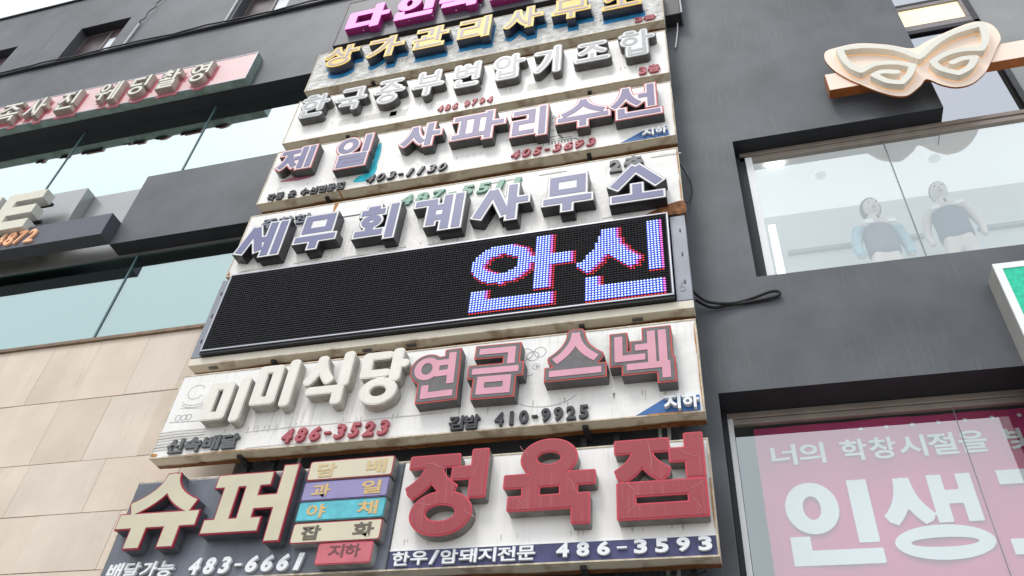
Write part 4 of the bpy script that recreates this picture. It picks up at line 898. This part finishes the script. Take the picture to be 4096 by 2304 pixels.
wing(sp([(2.655, 10.31), (2.78, 10.44), (2.92, 10.56), (3.12, 10.67), (3.42, 10.73)]) + sp([(3.42, 10.73), (3.39, 10.50), (3.34, 10.35), (3.27, 10.24)]) + sp([(3.27, 10.24), (3.08, 10.29), (2.9, 10.26), (2.745, 10.16)]) + sp([(2.745, 10.16), (2.79, 10.0), (2.935, 9.86)]) + sp([(2.935, 9.86), (3.07, 9.94), (3.17, 10.10)]) + sp([(3.17, 10.10), (3.05, 10.12), (2.93, 10.08)]))
wing([(2.60, 10.33), (2.628, 10.28), (2.655, 10.31)], wd=.06)
b = MB(); b.prism(contours(XW, ZW, DW, 0), .170, .080); bevel(b.build('wing_outline', IV, bf), .004)
b = MB(); b.prism(contours(XW, ZW, DW, .003), .1705, .164); b.build('halo_strip', GLO, bf)

# ------------------------------------------------------------------ green sign at right edge
gs = thing('green_sign', (2.45, .15, 6.4), 'green sign box with a white frame cut by the right edge of the view', 'sign')
b = MB(); b.box(2.45, 4.4, .16, .40, 5.2, 7.03); bevel(b.build('box', mat('pale_box_side', (.36, .35, .33), .4, .1, 4), gs), .004)
b = MB(); b.box(2.45, 4.4, .145, .1595, 6.965, 7.03); b.box(2.45, 2.515, .145, .1595, 5.2, 6.964); b.build('frame', WFRAME, gs)
b = MB(); b.box(2.517, 4.4, .152, .1595, 5.2, 6.963); b.build('green_panel', mat('emerald_panel', (.015, .45, .28), .5, .2, 25, emit=.25), gs)

for k, (x, z0, z1) in enumerate(((-4.0, 4.2, 6.9), (-2.9, 6.6, 8.2), (-1.6, 5.3, 7.0), (-.9, 4.1, 6.9), (-3.4, 5.3, 5.8), (-.33, 6.5, 7.0), (-5.2, 6.5, 6.95))):
    b = MB(); b.tube(smooth_path([(x, .30, z1), (x + .05, .27, z1 - (z1 - z0) * .3), (x - .04, .30, z1 - (z1 - z0) * .7), (x + .03, .31, z0)], 5), .009, 6); b.build('wire', DARKM, posts)
# ------------------------------------------------------------------ cables by the signs
CBL = mat('black_cable', (.015, .015, .018), .5)
b = MB(); b.tube(smooth_path([(-.21, .20, 7.20), (-.08, .30, 7.12), (.15, .36, 7.11), (.34, .37, 7.15), (.52, .36, 7.20), (.60, .36, 7.20), (.62, .37, 7.165), (.55, .37, 7.135), (.40, .375, 7.12), (.15, .375, 7.10), (-.05, .37, 7.10), (-.19, .30, 7.16)], 6), .017, 8)
tag(b.build('cable', CBL, smooth=True), 'doubled black power cable looping out beside the LED screen', 'cable')
b = MB(); b.tube(smooth_path([(-.07, .36, 12.97), (-.03, .35, 12.64), (-.05, .36, 12.31), (-.10, .37, 11.94)], 6), .010, 6)
tag(b.build('cable', mat('white_cable', (.72, .72, .70), .5), smooth=True), 'loose white cable hanging from the dark box beside the top signs', 'cable')
b = MB(); b.tube(smooth_path([(-.21, .2, 9.22), (-.15, .36, 9.2), (-.10, .37, 9.0), (-.13, .37, 8.75), (-.17, .3, 8.62)], 6), .007, 6)
tag(b.build('cable', CBL, smooth=True), 'thin black cable drooping beside the lavender lettered sign', 'cable')
b = MB(); b.box(-.19, .03, .20, .40, 12.55, 13.9); o = bevel(b.build('junction_box', mat('box_black', (.03, .03, .035), .4)), .006); tag(o, 'tall dark metal box on the wall right of the top signs', 'box')
b = MB(); b.box(.031, .055, .18, .40, 12.53, 13.9); b.build('cover_edge', GREYM, o)
wt = thing('wire_tangle', (-.6, .3, 4.2), 'tangle of thin black wires with a green connector below the bottom sign', 'wires')
for k in range(9):
    x = -1.0 + random.random() * .7; b = MB()
    b.tube(smooth_path([(x, .24, 4.33), (x + random.uniform(-.15, .15), .22, 4.25), (x + random.uniform(-.2, .2), .26, 4.15), (x + random.uniform(-.1, .1), .28, 4.0)], 4), .006, 5); b.build('wire', CBL, wt)
b = MB(); b.box(-.66, -.58, .20, .26, 4.22, 4.29); bevel(b.build('connector', mat('green_connector', (.02, .22, .11), .4), wt), .006)
b = MB(); b.box(-1.25, -1.0, .26, .40, 4.05, 4.28); o = bevel(b.build('junction_box', GREYM)); tag(o, 'small grey junction box behind the posts under the bottom sign', 'box')
b = MB(); b.box(-6.55, -5.85, .45, .60, 3.9, 4.36); b.box(-6.53, -5.87, .44, .45, 3.92, 4.33)
tag(b.build('dark_awning_box', mat('awning_dark', (.05, .045, .05), .5)), 'dark box edge on the stone wall at the bottom left of the signs', 'box')

# ------------------------------------------------------------------ mannequins
def skin(verts, edges, rad, name, m_, parent, sub=2):
    me = bpy.data.meshes.new(name); me.from_pydata(verts, edges, []); o = bpy.data.objects.new(name, me); C.objects.link(o)
    md = o.modifiers.new('s', 'SKIN'); me.skin_vertices[0].data[0].use_root = True
    for i, r in enumerate(rad): me.skin_vertices[0].data[i].radius = r if isinstance(r, tuple) else (r, r)
    sb = o.modifiers.new('sub', 'SUBSURF'); sb.levels = sub; sb.render_levels = sub
    bpy.context.view_layer.update()
    n_ = bpy.data.meshes.new_from_object(o.evaluated_get(bpy.context.evaluated_depsgraph_get()))
    bpy.data.objects.remove(o); n_.name = name; n_.materials.clear(); n_.materials.append(m_)
    for p in n_.polygons: p.use_smooth = True
    o = bpy.data.objects.new(name, n_); C.objects.link(o); o.parent = parent; return o
def ell(name, m_, parent, c, s_, cut=None, seg=20):
    b = MB(); N, M = 12, seg
    for i in range(N + 1):
        for j in range(M):
            t, p = math.pi * i / N, 2 * math.pi * j / M
            b.v.append((c[0] + s_[0] * math.sin(t) * math.cos(p), c[1] + s_[1] * math.sin(t) * math.sin(p), c[2] + s_[2] * math.cos(t)))
    for i in range(N):
        for j in range(M):
            f_ = (i * M + j, i * M + (j + 1) % M, (i + 1) * M + (j + 1) % M, (i + 1) * M + j)
            cc = [sum(b.v[q][k] for q in f_) / 4 for k in range(3)]
            if cut is None or cut(cc[0] - c[0], cc[1] - c[1], cc[2] - c[2]): b.f.append(f_); b.m.append(0)
    me = bpy.data.meshes.new(name); me.from_pydata(b.v, [], b.f); me.materials.append(m_)
    for p in me.polygons: p.use_smooth = True
    o = bpy.data.objects.new(name, me); C.objects.link(o); o.parent = parent; return o
SK = mat('mannequin_skin', (.72, .63, .57), .5, .03, 4)
def mannequin(x, y, zf, h, label, vest, sleeve, hair_m, bob, turn):
    t = thing('mannequin', (x, y, zf), label, 'mannequin', 'mannequins in the shop window'); t.rotation_euler = (0, 0, turn); k = h / 1.62
    V = [(0, 0, .88), (0, 0, 1.02), (0, 0, 1.20), (0, 0, 1.31), (0, 0, 1.40), (0, -.015, 1.47), (.15, 0, 1.315), (.20, .01, 1.16), (.225, .0, 1.02), (.21, -.04, .85), (-.15, 0, 1.315), (-.20, .01, 1.16), (-.225, 0, 1.02), (-.21, -.04, .85), (.08, 0, .78), (.09, 0, .45), (.09, .01, .06), (-.08, 0, .78), (-.09, 0, .45), (-.09, .01, .06)]
    E_ = [(0, 1), (1, 2), (2, 3), (3, 4), (4, 5), (3, 6), (6, 7), (7, 8), (8, 9), (3, 10), (10, 11), (11, 12), (12, 13), (0, 14), (14, 15), (15, 16), (0, 17), (17, 18), (18, 19)]
    rd = [(.14, .10), (.11, .09), (.13, .10), (.11, .08), .052, .05, .055, .045, .036, .026, .055, .045, .036, .026, .075, .055, .04, .075, .055, .04]
    V = [tuple(c * k for c in v) for v in V]; skin(V, E_, [tuple(q * k for q in r) if isinstance(r, tuple) else r * k for r in rd], 'body', SK, t)
    hd = ell('head', SK, t, (0, -.01 * k, 1.535 * k), (.078 * k, .095 * k, .118 * k))
    b = MB(); b.v += [(-.014 * k, -.095 * k, 1.505 * k), (.014 * k, -.095 * k, 1.505 * k), (0, -.125 * k, 1.51 * k), (0, -.098 * k, 1.56 * k)]; b.f += [(0, 1, 2), (0, 2, 3), (1, 3, 2)]; b.m += [0] * 3; me = b.build('nose', SK, hd); me.location = (0, 0, 0)
    for sx in (-1, 1):
        e = ell('eye', mat('eye_brown', (.10, .07, .06), .4), hd, (sx * .03 * k, -.094 * k, 1.548 * k), (.013 * k, .008 * k, .007 * k), seg=10)
    ell('mouth', mat('lip_rose', (.40, .18, .17), .5), hd, (0, -.100 * k, 1.475 * k), (.022 * k, .008 * k, .006 * k), seg=10)
    if bob: ell('hair', hair_m, t, (0, .01 * k, 1.55 * k), (.096 * k, .108 * k, .13 * k), lambda a, b_, c: b_ > -.035 * k or c > .065 * k)
    else: ell('hair', hair_m, t, (0, .008 * k, 1.56 * k), (.085 * k, .102 * k, .112 * k), lambda a, b_, c: (c > .02 * k and b_ > -.06 * k) or c > .06 * k or (b_ > .03 * k and c > -.05 * k))
    skin([tuple(c * k for c in v) for v in ((0, 0, .84), (0, 0, 1.02), (0, 0, 1.20), (0, 0, 1.32))], [(0, 1), (1, 2), (2, 3)], [tuple(q * k for q in r) for r in ((.185, .13), (.15, .12), (.17, .125), (.14, .09))], 'vest', vest, t)
    if sleeve:
        for sx in (-1, 1): skin([tuple(c * k for c in v) for v in ((sx * .15, 0, 1.31), (sx * .20, .01, 1.16), (sx * .225, 0, 1.02), (sx * .21, -.04, .86))], [(0, 1), (1, 2), (2, 3)], [.07 * k, .06 * k, .05 * k, .042 * k], 'sleeve', sleeve, t)
    for sx in (-1, 1):
        b = MB(); b.box(sx * .10 * k - .035 * k, sx * .10 * k + .035 * k, -.135 * k, -.12 * k, 1.22 * k, 1.27 * k); o = b.build('patch', WFRAME, t); o.location = (0, 0, 0)
    b = MB(); b.tube([(0, -.115 * k, 1.335 * k), (0, -.125 * k, 1.30 * k)], .013 * k, 8); o = b.build('collar_tie', mat('navy_tie', (.03, .05, .12), .5), t); o.location = (0, 0, 0)
    return t
mannequin(1.88, 1.15, 7.13, 1.95, 'female mannequin with bob hair, grey vest and pale blue sleeves, left of the glass joint', mat('grey_vest', (.10, .10, .15), .7), mat('pale_blue_sleeve', (.30, .48, .56), .7), mat('dark_hair', (.03, .025, .025), .6), True, .1)
mannequin(2.66, 1.20, 7.28, 1.97, 'taller short haired mannequin in a navy vest, right of the glass joint', mat('navy_vest', (.05, .07, .13), .7), None, MATS['dark_hair'], False, -.15)
